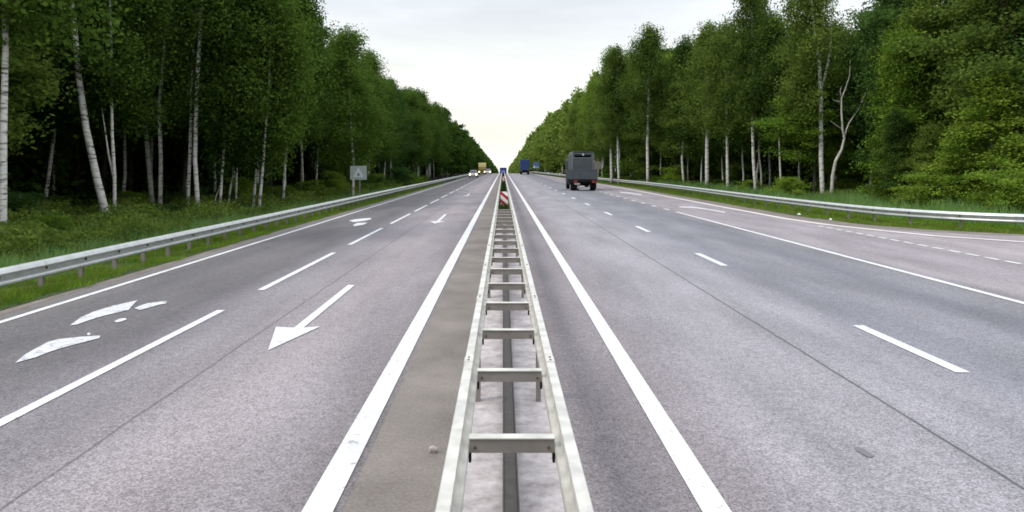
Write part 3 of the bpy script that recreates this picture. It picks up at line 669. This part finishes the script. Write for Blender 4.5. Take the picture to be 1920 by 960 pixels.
def crown_gen(seed, H, z0, Rad, nb, per, ncl, sig, kind, lsize):
    """leaf clumps strung along branches; returns leaf corners and branch polylines (origin at the tree's foot)"""
    rg = np.random.default_rng(seed); rr = random.Random(seed); C = []; limbs = []
    for i in range(nb):
        t = (i + rr.random())/nb; z = z0 + t*(H-z0)*.97
        if kind == 'birch': sh = math.sin(math.pi*min(1, (t*.80+.16)))**.7 * (1-.5*t*t) + .04
        elif kind == 'cone': sh = (1-t)**.8*.95+.08
        elif kind == 'bush': sh = math.sqrt(max(.05, 1-(t*1.02-.25)**2*1.3))
        else: sh = math.sin(math.pi*min(1,(t*.74+.17)))**.55*(1-.45*t**3)
        L = Rad*sh*rr.uniform(.55,1.18); a = rr.uniform(0, 2*math.pi)
        rise = rr.uniform(.25,.75)*L if kind != 'cone' else rr.uniform(-.1,.35)*L
        droop = rr.uniform(.2,.9) if kind == 'birch' else rr.uniform(0,.3)
        st = Vector((0,0,max(.3, z-.3*L))); mid = Vector((math.cos(a)*L*.5, math.sin(a)*L*.5, z-.3*L+rise*.75)); en = Vector((math.cos(a)*L, math.sin(a)*L, z-.3*L+rise-droop*.5))
        limbs.append((st, mid, en))
        for k in range(ncl):
            s_ = .28 + .72*(k+rr.random()*.8)/ncl
            p = st.lerp(mid, s_*2) if s_ < .5 else mid.lerp(en, s_*2-1)
            n = int(per*rr.uniform(.5,1.4)); sg = sig*rr.uniform(.6,1.25)
            sc3 = np.array([1,1,.52 if kind != 'birch' else 1.05])*sg
            c = np.clip(rg.normal(size=(n,3)), -1.9, 1.9)*sc3 + np.array(p) + rg.normal(size=3)*sg*.5
            if kind == 'birch': c[:,2] -= np.abs(rg.normal(size=n))*sg*droop
            C.append(c)
    if kind in ('birch','cone'):
        m_ = 130; zt = rg.uniform(H*.88, H*1.03, m_); r_ = (H*1.05-zt)*.16+.05
        C.append(np.stack([rg.normal(size=m_)*r_, rg.normal(size=m_)*r_, zt],axis=1))
    C = np.vstack(C); C = C[C[:,2] > .15]
    return leaf_quads(C, lsize, rng=rg), limbs
def trunk_mb(pts, r0, limbs=None, taper=.2, n=9, lr=.03):
    q = MB(); m_ = len(pts)
    q.tube(pts, [r0*(1.25 if i == 0 else 1)*(1-(1-taper)*i/(m_-1)) for i in range(m_)], n)
    for st, mid, en in (limbs or []):
        L = (en-st).length; q.tube([st, mid, en], [lr*.4+lr*.3*L/2, lr*.5, lr*.2], 4, cap=False)
    return q
def stem_pts(seed, H, wob=.25, n=9):
    rr = random.Random(seed); x = y = 0; P = []
    for i in range(n):
        P.append((x, y, H*i/(n-1) - (.3 if i == 0 else 0))); x += rr.uniform(-wob,wob)*.5; y += rr.uniform(-wob,wob)*.5
    # pull the top back over the foot so that the crown sits on its stem
    return [(p[0]*(1-.8*i/(n-1)), p[1]*(1-.8*i/(n-1)), p[2]) for i, p in enumerate(P)]
TPL = []   # (kind, leaf corners, crown meshes per leaf colour, trunk mesh, H)
def make_tpl(kindname, seed, H, z0, Rad, nb, per, ncl, sig, kind, lsize, bark, r0):
    V, limbs = crown_gen(seed, H, z0, Rad, nb, per, ncl, sig, kind, lsize)
    cr_ = {}
    for key in ('leaf_left','leaf_right','leaf_bright','leaf_blue'):
        cr_[key] = None
    tq = trunk_mb(stem_pts(seed, H*.95, .22 if kind != 'birch' else .3), r0, limbs[::2], taper=.15)
    t_ = bpy.data.meshes.new('trunk'); t_.from_pydata(tq.v, [], tq.f); t_.materials.append(M[bark]); t_.polygons.foreach_set('use_smooth', [True]*len(t_.polygons)); t_.update()
    return dict(name=kindname, V=V, crowns=cr_, trunk=t_, H=H, bark=bark, r0=r0)
def crown_mesh(t, key):
    if t['crowns'][key] is None: t['crowns'][key] = quads_mesh('crown', t['V'], [M[key]])
    return t['crowns'][key]
BIR = [make_tpl('birch_tree', 100+i, 17, z0, 2.7, 54, 130, 4, .50, 'birch', .090, 'birch', .095) for i, z0 in enumerate((6.5, 5.2, 3.6))]
BRO = [make_tpl('broadleaf_tree', 200+i, 16, z0, 3.3, 50, 165, 4, .58, 'broad', .100, 'bark', .14) for i, z0 in enumerate((4.5, 2.5, 1.2))]
CON = [make_tpl('young_tree', 300+i, 11, z0, 2.9, 66, 90, 4, .36, 'cone', .08, 'bark', .09) for i, z0 in enumerate((.8, 1.6))]
BUS = [make_tpl('bush', 400+i, 3.0, .2, 1.7, 36, 95, 3, .27, 'bush', .06, 'bark', .04) for i in range(3)]
TREE_N = {'n': 0}; H_TILT = True
def put_tree(t, x, y, z, rz, s, sz, key, label, cat, group, name=None):
    r = empty(name or t['name'], (x, y, z), rz); tag(r, label, cat, group)
    if H_TILT: r.rotation_euler = (R.gauss(0,.028), R.gauss(0,.028), rz)
    a = obj_of('trunk' if t['name'] != 'bush' else 'stem', t['trunk'], r); b = obj_of('crown' if t['name'] != 'bush' else 'foliage', crown_mesh(t, key), r)
    for o in (a, b): o.scale = (s, s, sz)
    TREE_N['n'] += 1; return r

# trees one can pick out in the photo: trunk drawn through points (photo x, photo y) at distance Y
def pick_tree(Y, pts, wpx, H, crown, s, key, label, group=None, zg=None, forks=(), cat='birch tree', name='birch_tree', bark='birch', taper=.25, coff=.15):
    zg = -.28 if zg is None else zg
    W3 = [((a-VX)/F*Y, CAMH-(b-VY)/F*Y) for a, b in pts]
    x0 = W3[0][0]; base = (x0, Y)
    P = [(0, 0, -.3)] + [(a-x0, 0.04*math.sin(i*2.1), b-zg) for i, (a, b) in enumerate(W3[1:], 1)]
    last = P[-1]; dx = (P[-1][0]-P[-2][0])/max(.5, P[-1][2]-P[-2][2])
    steps = 4; top = H
    if top > last[2]+.5:
        for k in range(1, steps+1):
            zz = last[2] + (top-last[2])*k/steps; dx *= .75; P.append((P[-1][0]+dx*(top-last[2])/steps, .08*math.sin(k*1.7), zz))
    # resample for a smooth bend
    Q = [P[0]]
    for a, b in zip(P, P[1:]):
        for k in range(1, 4): Q.append(tuple(a[j]+(b[j]-a[j])*k/3 for j in range(3)))
    r0 = wpx/F*Y/2
    r = empty(name, (x0, Y, zg)); tag(r, label, cat, group)
    q = MB(); m_ = len(Q); q.tube(Q, [r0*(1.3 if i == 0 else 1)*(1-(1-taper)*i/(m_-1)) for i in range(m_)], 10)
    for fk, w2 in forks:
        G = [((a-VX)/F*Y-x0, .03, CAMH-(b-VY)/F*Y-zg) for a, b in fk]
        q.tube(G, [w2/F*Y/2*(1-.85*i/(len(G)-1)) for i in range(len(G))], 7)
    rr = random.Random(int(x0*37))
    q.build('trunk', M[bark], r, smooth=True)
    if crown:
        c = obj_of('crown', crown_mesh(crown, key), r)
        c.scale = (s, s, H/crown['H']); c.location = (Q[-1][0]*.9, coff, 0)
        c.rotation_euler = (0, 0, rr.uniform(0, 6.28))
        if Q[-1][0] and abs(Q[-1][0]) > .6: c.location = (Q[-1][0]*.75, coff, 0)
    TREE_N['n'] += 1; return r
gL = 'birches with bare white trunks at the edge of the left woods'
PICK = []
def PK(*a, **k): PICK.append(((a[1][0][0]-VX)/F*a[0], a[0])); return pick_tree(*a, **k)
PK(20.8,[(5,482),(4,400),(8,250),(10,100),(8,0)],15,17,BIR[0],1.0,'leaf_left','thick white birch trunk at the very left edge of the view, behind the guardrail',gL)
PK(38,[(79,404),(92,320),(104,240),(112,170)],7,15,BIR[1],.9,'leaf_left','slim pale birch leaning right, next after the thick birch at the left edge',gL)
PK(43,[(101,385),(100,330),(104,250),(104,180)],5,14,BIR[2],.8,'leaf_left','very thin birch standing close behind the slim right leaning birch',gL)
PK(33,[(206,418),(182,340),(162,240),(147,140),(140,60)],15,16,BIR[0],1.0,'leaf_left','thick grey and white birch leaning strongly to the left',gL,coff=1.2)
PK(33.5,[(215,420),(214,330),(211,250),(209,170)],7,15,BIR[1],.9,'leaf_left','upright white birch with a thin second stem, right beside the leaning thick birch',gL,coff=1.2,forks=[([(213,335),(203,290),(196,240),(190,200)],5)])
PK(42,[(287,380),(275,270),(266,180),(269,80),(271,0)],9,18,BIR[0],1.1,'leaf_left','tall mottled birch, left one of the close group standing mid way along the near woods',gL,coff=1.2)
PK(39,[(300,380),(301,300),(299,200),(306,120)],8,16,BIR[1],.9,'leaf_left','straight white birch, right one beside the tall mottled birch',gL,coff=1.2)
PK(38,[(351,390),(356,280),(361,150),(366,40),(369,0)],6.5,18,BIR[0],1.1,'leaf_left','left trunk of the pair of tall bright white birches',gL,coff=1.4)
PK(37,[(373,398),(365,300),(369,180),(374,80),(378,0)],9,18,BIR[1],1.1,'leaf_left','right and thicker trunk of the pair of tall bright white birches',gL,coff=1.4)
PK(38,[(411,402),(415,340),(421,270),(428,200)],5.5,14,BIR[2],.8,'leaf_left','thin birch just right of the bright white pair, with a side stem',gL,forks=[([(400,400),(404,370),(412,350)],3)])
PK(40,[(425,392),(432,350),(440,315),(446,250)],4,13,BIR[2],.8,'leaf_left','spindly birch leaning right between two thin white birches',gL)
PK(44,[(441,378),(443,320),(446,250)],5,14,BIR[1],.9,'leaf_left','thin straight birch, second trunk right of the bright white pair',gL)
PK(40,[(473,390),(479,330),(487,265)],5,14,BIR[2],.8,'leaf_left','left one of two thin birches leaning together to the right',gL)
PK(39,[(484,393),(491,330),(497,260)],6,14,BIR[1],.9,'leaf_left','right and whiter one of two thin birches leaning together to the right',gL)
PK(48,[(530,365),(534,310),(541,245)],5.5,15,BIR[1],1.,'leaf_left','thin pale birch leaning right, on its own left of the grey sign board',gL)
PK(55,[(661,350),(663,310),(660,270)],6,12.5,BIR[2],1.,'leaf_left','pale birch stem rising behind the grey triangle sign board',gL)
gR = 'birches with bare pale trunks at the edge of the right woods'
PK(72,[(1326,353),(1326,280),(1328,170),(1332,90)],8,16,BIR[0],1.1,'leaf_right','stout white birch with the longest bare trunk behind the right guardrail',gR,zg=-.1)
PK(64,[(1365,362),(1364,300),(1362,200)],6,14.5,BIR[0],1.,'leaf_right','slim birch next to the right of the stout white birch',gR,zg=-.1)
PK(60,[(1418,365),(1413,300),(1410,200),(1412,100),(1409,10)],6.5,17.5,BIR[0],.8,'leaf_right','very tall thin birch whose top stands above its neighbours on the right',gR,zg=-.1)
PK(51,[(1543,374),(1540,300),(1539,190),(1538,165),(1536,115),(1526,50),(1520,0)],9,17,BIR[0],.9,'leaf_right','forked white birch with two ascending stems, left of the bare dead tree',gR,coff=.6,zg=-.1,forks=[([(1539,172),(1548,140),(1556,100),(1560,40),(1562,0),(1566,-50)],6),([(1537,118),(1543,80),(1545,30),(1550,-30)],4)])
PK(46,[(1708,352),(1704,310),(1699,250)],6,11,BIR[2],.8,'leaf_bright','short thin white birch stem among the bushes, right of the dead tree',gR,zg=-.1)
PK(95,[(1147,338),(1146,300),(1145,250)],5.5,17,BIR[1],1.,'leaf_right','pale birch trunk nearest the right side of the grey truck',gR,zg=-.1)
PK(92,[(1161,340),(1159,300),(1158,240)],5,17,BIR[0],1.,'leaf_right','second pale birch trunk to the right of the grey truck',gR,zg=-.1)
PK(84,[(1215,342),(1214,270),(1216,180)],6,18,BIR[0],1.1,'leaf_right','tall reddish white birch trunk half way between the truck and the stout birch',gR,zg=-.1)
PK(80,[(1283,348),(1279,300),(1282,240)],5,16,BIR[1],1.,'leaf_right','slender birch trunk just left of the stout white birch',gR,zg=-.1)
# the bare dead tree
z5 = lambda P: [(1400+a/2.0865, b/2.0865) for a, b in P]
PK(50,z5([(330,765),(337,690),(347,630),(372,585),(383,540),(374,505),(371,440),(372,385),(388,340),(403,295),(406,235)]),7,2,None,1,None,'bare grey dead tree with crooked forking limbs, beside the forked birch',None,zg=-.1,cat='dead tree',name='dead_tree',bark='deadwood',taper=.14,
   forks=[(z5([(380,545),(392,505),(402,480),(440,425),(462,375),(486,318)]),4),(z5([(374,505),(352,490),(328,473)]),2.6),(z5([(372,398),(355,396),(338,390)]),2.5),(z5([(371,380),(366,355),(373,335)]),2.5)])

# bright young trees and big bushes on the right
def at_px(pxx, Y): return (pxx-VX)/F*Y
for (pxx, Y, t, s, sz, key, lab, cat, nm_) in (
    (1692,45,CON[0],1.05,.95,'leaf_bright','bright green cone shaped young tree standing in front of the dark right woods','young tree',None),
    (1590,54,CON[1],.72,.52,'leaf_right','low green young tree behind the bare dead tree','young tree',None),
    (1870,36,CON[1],1.05,.62,'leaf_bright','broad yellow green young tree at the right edge of the view','young tree',None),
    (1800,37,CON[0],.70,.40,'leaf_bright','low yellow green spreading tree left of the broad one at the right edge','young tree',None),
    (1680,43,CON[1],.62,.50,'leaf_right','medium green young tree left of the bright cone shaped one','young tree',None),
    (1735,41,CON[1],.62,.42,'leaf_right','small young tree under the right side of the bright cone shaped one','young tree',None)):
    put_tree(t, at_px(pxx,Y), Y, -.1, R.uniform(0,6.28), s, sz, key, lab, cat, 'young trees in front of the right woods'); PICK.append((at_px(pxx,Y), Y))

# the woods on both sides
TL = [(0,-15),(20,-16.3),(30,-19.3),(38,-20.0),(45,-18.2),(55,-15.4),(70,-13.8),(110,-13.2),(160,-12.6),(220,-12.4),(2000,-12.4)]
TR = [(0,60),(30,34),(36,25.8),(45,23.5),(55,21.8),(75,20.5),(95,17.6),(130,16.2),(180,14.2),(230,13.6),(2000,13.4)]
deepV = {'leaf_left': [], 'leaf_right': []}; deepW = {'leaf_left': MB(), 'leaf_right': MB()}
farV = {'leaf_left': [], 'leaf_right': []}; farW = {'leaf_left': MB(), 'leaf_right': MB()}
def stamp(dst, wood, t, x, y, z, s, sz, dec, grow, trunk_r=.13, wh=7):
    V = t['V'].reshape(-1,4,3); V = V[R.randrange(dec)::dec]; c = V.mean(axis=1, keepdims=True)
    V = c + (V-c)*grow; a = R.uniform(0, 6.28); ca, sa = math.cos(a), math.sin(a)
    V = V.reshape(-1,3)*np.array([s,s,sz]); X = V[:,0]*ca - V[:,1]*sa + x; Yv = V[:,0]*sa + V[:,1]*ca + y
    dst.append(np.stack([X, Yv, V[:,2]+z],axis=1))
    if wood is not None:
        wood.tube([(x,y,z-.3),(x+R.uniform(-.3,.3),y,z+wh*.5),(x+R.uniform(-.4,.4),y,z+wh)], [trunk_r,trunk_r*.8,trunk_r*.55], 5, cap=False)
def zone_label(side, kindname, Y, depth, colour):
    where = 'behind the left guardrail' if side < 0 else 'behind the right guardrail'
    if Y < 45: zn = 'nearest stretch'
    elif Y < 75: zn = 'level with the triangle sign' if side < 0 else 'level with the forked birch'
    elif Y < 110: zn = 'middle stretch'
    else: zn = 'distant stretch'
    row = 'front row' if depth < 3.5 else ('second row' if depth < 7 else 'back row')
    k = {'birch_tree': 'leafy birch', 'broadleaf_tree': 'dark broadleaf tree'}[kindname]
    return f'{k} {where}, {row}, {zn}'
NI = 0
for side in (-1, 1):
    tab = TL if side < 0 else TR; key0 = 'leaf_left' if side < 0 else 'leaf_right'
    Y = 14.0
    while Y < 1500:
        near = Y < 150
        st = 3.1 if Y < 150 else (4.2 if Y < 400 else 7.5)
        e0 = lerp_tab(tab, Y)
        ndep = 9 if Y < 150 else (4 if Y < 400 else 3)
        for j in range(ndep):
            dep = j*3.3 + R.uniform(-.9,.9) + (.0 if j else .5); x = e0 + side*dep; y = Y + R.uniform(-1.2,1.2)
            if side > 0 and y < 31: continue
            z = gz(y) - .25
            if abs(x) > .74*y + 4: continue
            if near and min((x-a)**2+(y-b)**2 for a, b in PICK) < (2.0**2 if j == 0 else 1.2**2): continue
            rnd = R.random()
            birch = rnd < (.35 if side < 0 and Y < 45 else (.75 if j == 0 and Y < 150 else .45))
            # crowns sit high over bare trunks in the nearest left woods, low elsewhere
            if birch: t = BIR[R.choice((0,0,1)) if (Y < 65 or j == 0) else R.choice((0,1,2))]
            else: t = BRO[R.choice((0,0,1)) if (side < 0 and Y < 65) else R.choice((0,1,1,2))]
            hh = R.uniform(.72,1.03)*(lerp_tab([(55,1.06),(75,.94)], Y) if side < 0 else lerp_tab([(35,1.0),(50,.93),(75,.90),(90,1.02),(105,1.18)], Y))*(1.08 if R.random() < .15 else 1); s = R.uniform(.85,1.2)
            if j == 0: hh *= .9
            if near and any(abs(x/y-a/b) < (2.7/y if (b < 53 and a < -10) or abs(a-22.2) < .8 else 16/F) and y < b+.8 for a, b in PICK): continue
            if near and dep < 8.5:
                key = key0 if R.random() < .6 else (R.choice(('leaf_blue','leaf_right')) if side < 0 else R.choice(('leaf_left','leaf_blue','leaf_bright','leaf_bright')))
                put_tree(t, x, y, z, R.uniform(0,6.28), s, hh, key, zone_label(side, t['name'], Y, dep, key), t['name'].replace('_', ' ').replace('broadleaf tree', 'tree'),
                         ('left' if side < 0 else 'right') + ' woods ' + ('birches' if birch else 'broadleaf trees'))
                NI += 1
            elif near:
                stamp(deepV[key0], deepW[key0], t, x, y, z, s*1.1, hh, 11, 3.3, wh=8)
            else:
                dec, gr = (14, 3.6) if Y < 260 else ((34, 5.6) if Y < 500 else (90, 8.5))
                stamp(farV[key0], farW[key0] if Y < 330 and j < 2 else None, t, x, y, z, s*1.08, hh*1.02, dec, gr, trunk_r=.11)
        Y += st
# a thick belt of leaves low and deep in the woods closes the view between the trunks
for side in (-1, 1):
    key0 = 'leaf_left' if side < 0 else 'leaf_right'; tab = TL if side < 0 else TR
    n = 46000; y = NR.uniform(12, 190, n); e0 = np.array([lerp_tab(tab, v) for v in y]); d = NR.uniform(17, 31, n); zz = NR.uniform(0, 1, n)**.8*13
    C = np.stack([e0+side*d, y, zz-.3],axis=1); C = C[(C[:,1] > 30) | (side < 0)]
    deepV[key0].append(leaf_quads(C, .34))
    n = 30000; y = NR.uniform(12, 160, n); e0 = np.array([lerp_tab(tab, v) for v in y]); d = NR.uniform(20, 40, n); zz = NR.uniform(0, 1, n)*3.4
    C = np.stack([e0+side*d, y, zz-.4],axis=1); C = C[(C[:,1] > 30) | (side < 0)]
    deepV[key0].append(leaf_quads(C, .30))
    n = 34000; y = NR.uniform(14, 180, n); e0 = np.array([lerp_tab(tab, v) for v in y]); d = NR.uniform(2.5, 18, n); zz = NR.uniform(0, 1, n)**1.6*4.5*(.35+.65*np.abs(np.sin(y*.9+d*.6)*np.sin(y*.37-d*.9)))
    C = np.stack([e0+side*d, y, zz-.3],axis=1)
    C = C[(C[:,1] > 33) | (side < 0)]
    deepV[key0].append(leaf_quads(C, .20))
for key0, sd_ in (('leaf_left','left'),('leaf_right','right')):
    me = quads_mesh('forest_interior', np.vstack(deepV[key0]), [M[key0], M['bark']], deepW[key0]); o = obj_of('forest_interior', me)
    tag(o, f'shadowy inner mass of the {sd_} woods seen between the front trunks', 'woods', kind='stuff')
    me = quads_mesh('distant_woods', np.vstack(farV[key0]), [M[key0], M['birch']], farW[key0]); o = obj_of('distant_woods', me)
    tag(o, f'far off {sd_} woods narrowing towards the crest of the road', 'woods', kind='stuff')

# bushes along the feet of the trees
NB = 0
bl = ['round green bush','loose leafy bush','low dense bush']
for side in (-1, 1):
    tab = TL if side < 0 else TR
    for i in range(30 if side < 0 else 26):
        Y = (21 if side < 0 else 34) + i*3.1 + R.uniform(-1,1)
        x = (lerp_tab(tab, Y) - side*R.uniform(-.3,1.3)) if side > 0 or Y > 60 or i % 3 == 0 else R.uniform(lerp_tab(tab, Y), -12.6); k = R.randrange(3)
        s = R.uniform(.45,.95) if side < 0 else R.uniform(.4,.9)
        if side > 0 and Y > 44 and Y < 75: s *= .75
        key = R.choice(('leaf_left','leaf_bright','leaf_bright','leaf_blue')) if side < 0 else R.choice(('leaf_right','leaf_bright','leaf_blue'))
        zn = 'nearest part' if Y < 45 else ('middle part' if Y < 80 else 'far part')
        if any(abs(x/Y-a/b) < 1.1*s/Y + 6/F and Y < b for a, b in PICK): s *= .45
        put_tree(BUS[k], x, Y, -.25 if side < 0 else -.12, R.uniform(0,6.28), s, s*R.uniform(.5,.85), key,
                 f'{bl[k]} at the feet of the {"left" if side < 0 else "right"} woods, {zn}, behind the guardrail', 'bush', f'bushes at the foot of the {"left" if side < 0 else "right"} woods')
for (pxx, Y, s, sz, lab) in ((1480,49,.7,.5,'pale green bush left of the forked birch, behind the right guardrail'),(1745,37,.95,.62,'olive green bush below the small young tree, behind the right guardrail'),
                             (1890,33,1.0,.7,'large leafy bush at the right edge of the view below the broad young tree'),(1262,83,1.0,.75,'green bush left of the stout white birch, behind the right guardrail')):
    put_tree(BUS[R.randrange(3)], at_px(pxx,Y), Y, -.1, R.uniform(0,6), s, sz, 'leaf_bright', lab, 'bush', 'single bushes in front of the right woods')

# low herbs and grass
def herb(name, n, xf, yr, hmax, size, m, lab, rngp=1.5):
    y = yr[0] + (yr[1]-yr[0])*NR.uniform(0,1,n)**rngp; lo_hi = np.array([xf(v) for v in y]); x = lo_hi[:,0] + (lo_hi[:,1]-lo_hi[:,0])*NR.uniform(0,1,n)
    hm = hmax*(.35+.65*np.clip(np.sin(x*1.7+y*.9)+np.sin(y*.53-x*.8)+.6,0,1.4)/1.4)
    z = NR.uniform(0,1,n)*hm
    g0 = np.array([gz(v) for v in y])-.15
    o = obj_of(name, quads_mesh(name, leaf_quads(np.stack([x,y,z+g0],axis=1), size), [m])); tag(o, lab, 'undergrowth', kind='stuff')
herb('undergrowth', 130000, lambda Y: (lerp_tab(TL,Y)-4.5, -11.6), (16,120), .85, .062, M['leaf_right'], 'low green herbs and saplings at the foot of the left woods')
herb('undergrowth', 60000, lambda Y: (lerp_tab(TR,Y)-1.5, lerp_tab(TR,Y)+5), (33,130), .8, .085, M['leaf_right'], 'low green herbs and saplings at the foot of the right woods')
def blades(name, n, xf, yr, h, w, m, lab, p=1.7, z0=-.06, lean=.35, cat='grass', hj=None):
    y = yr[0] + (yr[1]-yr[0])*NR.uniform(0,1,n)**p; lh = np.array([xf(v) for v in y]); x = lh[:,0] + (lh[:,1]-lh[:,0])*NR.uniform(0,1,n)
    patch = .6+.4*np.sin(x*2.3+np.sin(y*1.1)*2)*np.sin(y*1.7+x)
    hh = h*NR.uniform(.5,1.25,n)*patch; a = NR.uniform(0,6.28,n); ww = w*(1+y/45)
    B = np.stack([x,y,np.full(n,z0)+np.array([gz(v) for v in y])],axis=1)
    if hj is not None: B[:,2] += np.array([hj(v) for v in x])
    s_ = np.stack([np.cos(a)*ww, np.sin(a)*ww, np.zeros(n)],axis=1); l_ = np.stack([NR.normal(size=n)*lean*hh, NR.normal(size=n)*lean*hh, hh],axis=1)
    V = np.stack([B-s_, B+s_, B+s_*.55+l_*.6, B+l_-s_*.1],axis=1).reshape(-1,3)
    o = obj_of(name, quads_mesh(name, V, [m])); tag(o, lab, cat, kind='stuff')
M['dry_grass'] = leaf_mat('dry_grass_stalks', (.16,.15,.05), (.30,.26,.10), .3)
lz = lambda x: np.interp(x, [-13.5,-11,-8.6,-7.7], [-.24,-.15,-.06,.02])
blades('grass', 130000, lambda Y: (-12.6, LEFT_EDGE-.02+edge_jit(Y)), (8,95), .13, .006, M['grass'], 'bright green grass on the left verge under and behind the guardrail', 1.8, z0=0.0, hj=lz)
blades('grass', 110000, lambda Y: (right_edge(Y)-.05+edge_jit(Y), right_edge(Y)+9), (22.3,110), .16, .008, M['grass'], 'bright green grass on the right verge under and behind the guardrail', 1.7, z0=-.02)
blades('tall_grass', 60000, lambda Y: (lerp_tab(RG:=[(24,22),(28,17.5),(32,16.2),(44,16),(60,16.4),(80,16.4),(100,15.6)],Y), lerp_tab(TR,Y)+1), (27,90), .85, .012, M['tall_grass'], 'tall pale green grass standing behind the right guardrail', 1.5, z0=-.12, lean=.2)
blades('tall_grass', 40000, lambda Y: (-14.5, -9.6), (14,80), .50, .008, M['tall_grass'], 'taller green grass and weeds behind the left guardrail', 1.6, z0=-.22, lean=.3)
blades('median_grass', 14000, lambda Y: (-.2, .3), (27.5,215), .30, .01, M['leaf_left'], 'dark grass growing inside the far part of the central barrier', 1.6, z0=0)
blades('dry_grass', 9000, lambda Y: (-11.5, LEFT_EDGE+edge_jit(Y)-.02), (8,70), .22, .004, M['dry_grass'], 'dry yellowish stalks scattered in the left verge grass', 1.8, z0=0.0, hj=lz)
blades('dry_grass', 9000, lambda Y: (right_edge(Y)-.12+edge_jit(Y), right_edge(Y)+3), (22.3,90), .2, .005, M['dry_grass'], 'dry yellowish stalks scattered in the right verge grass', 1.7, z0=-.02)
#print('trees', TREE_N, 'individual woods', NI)
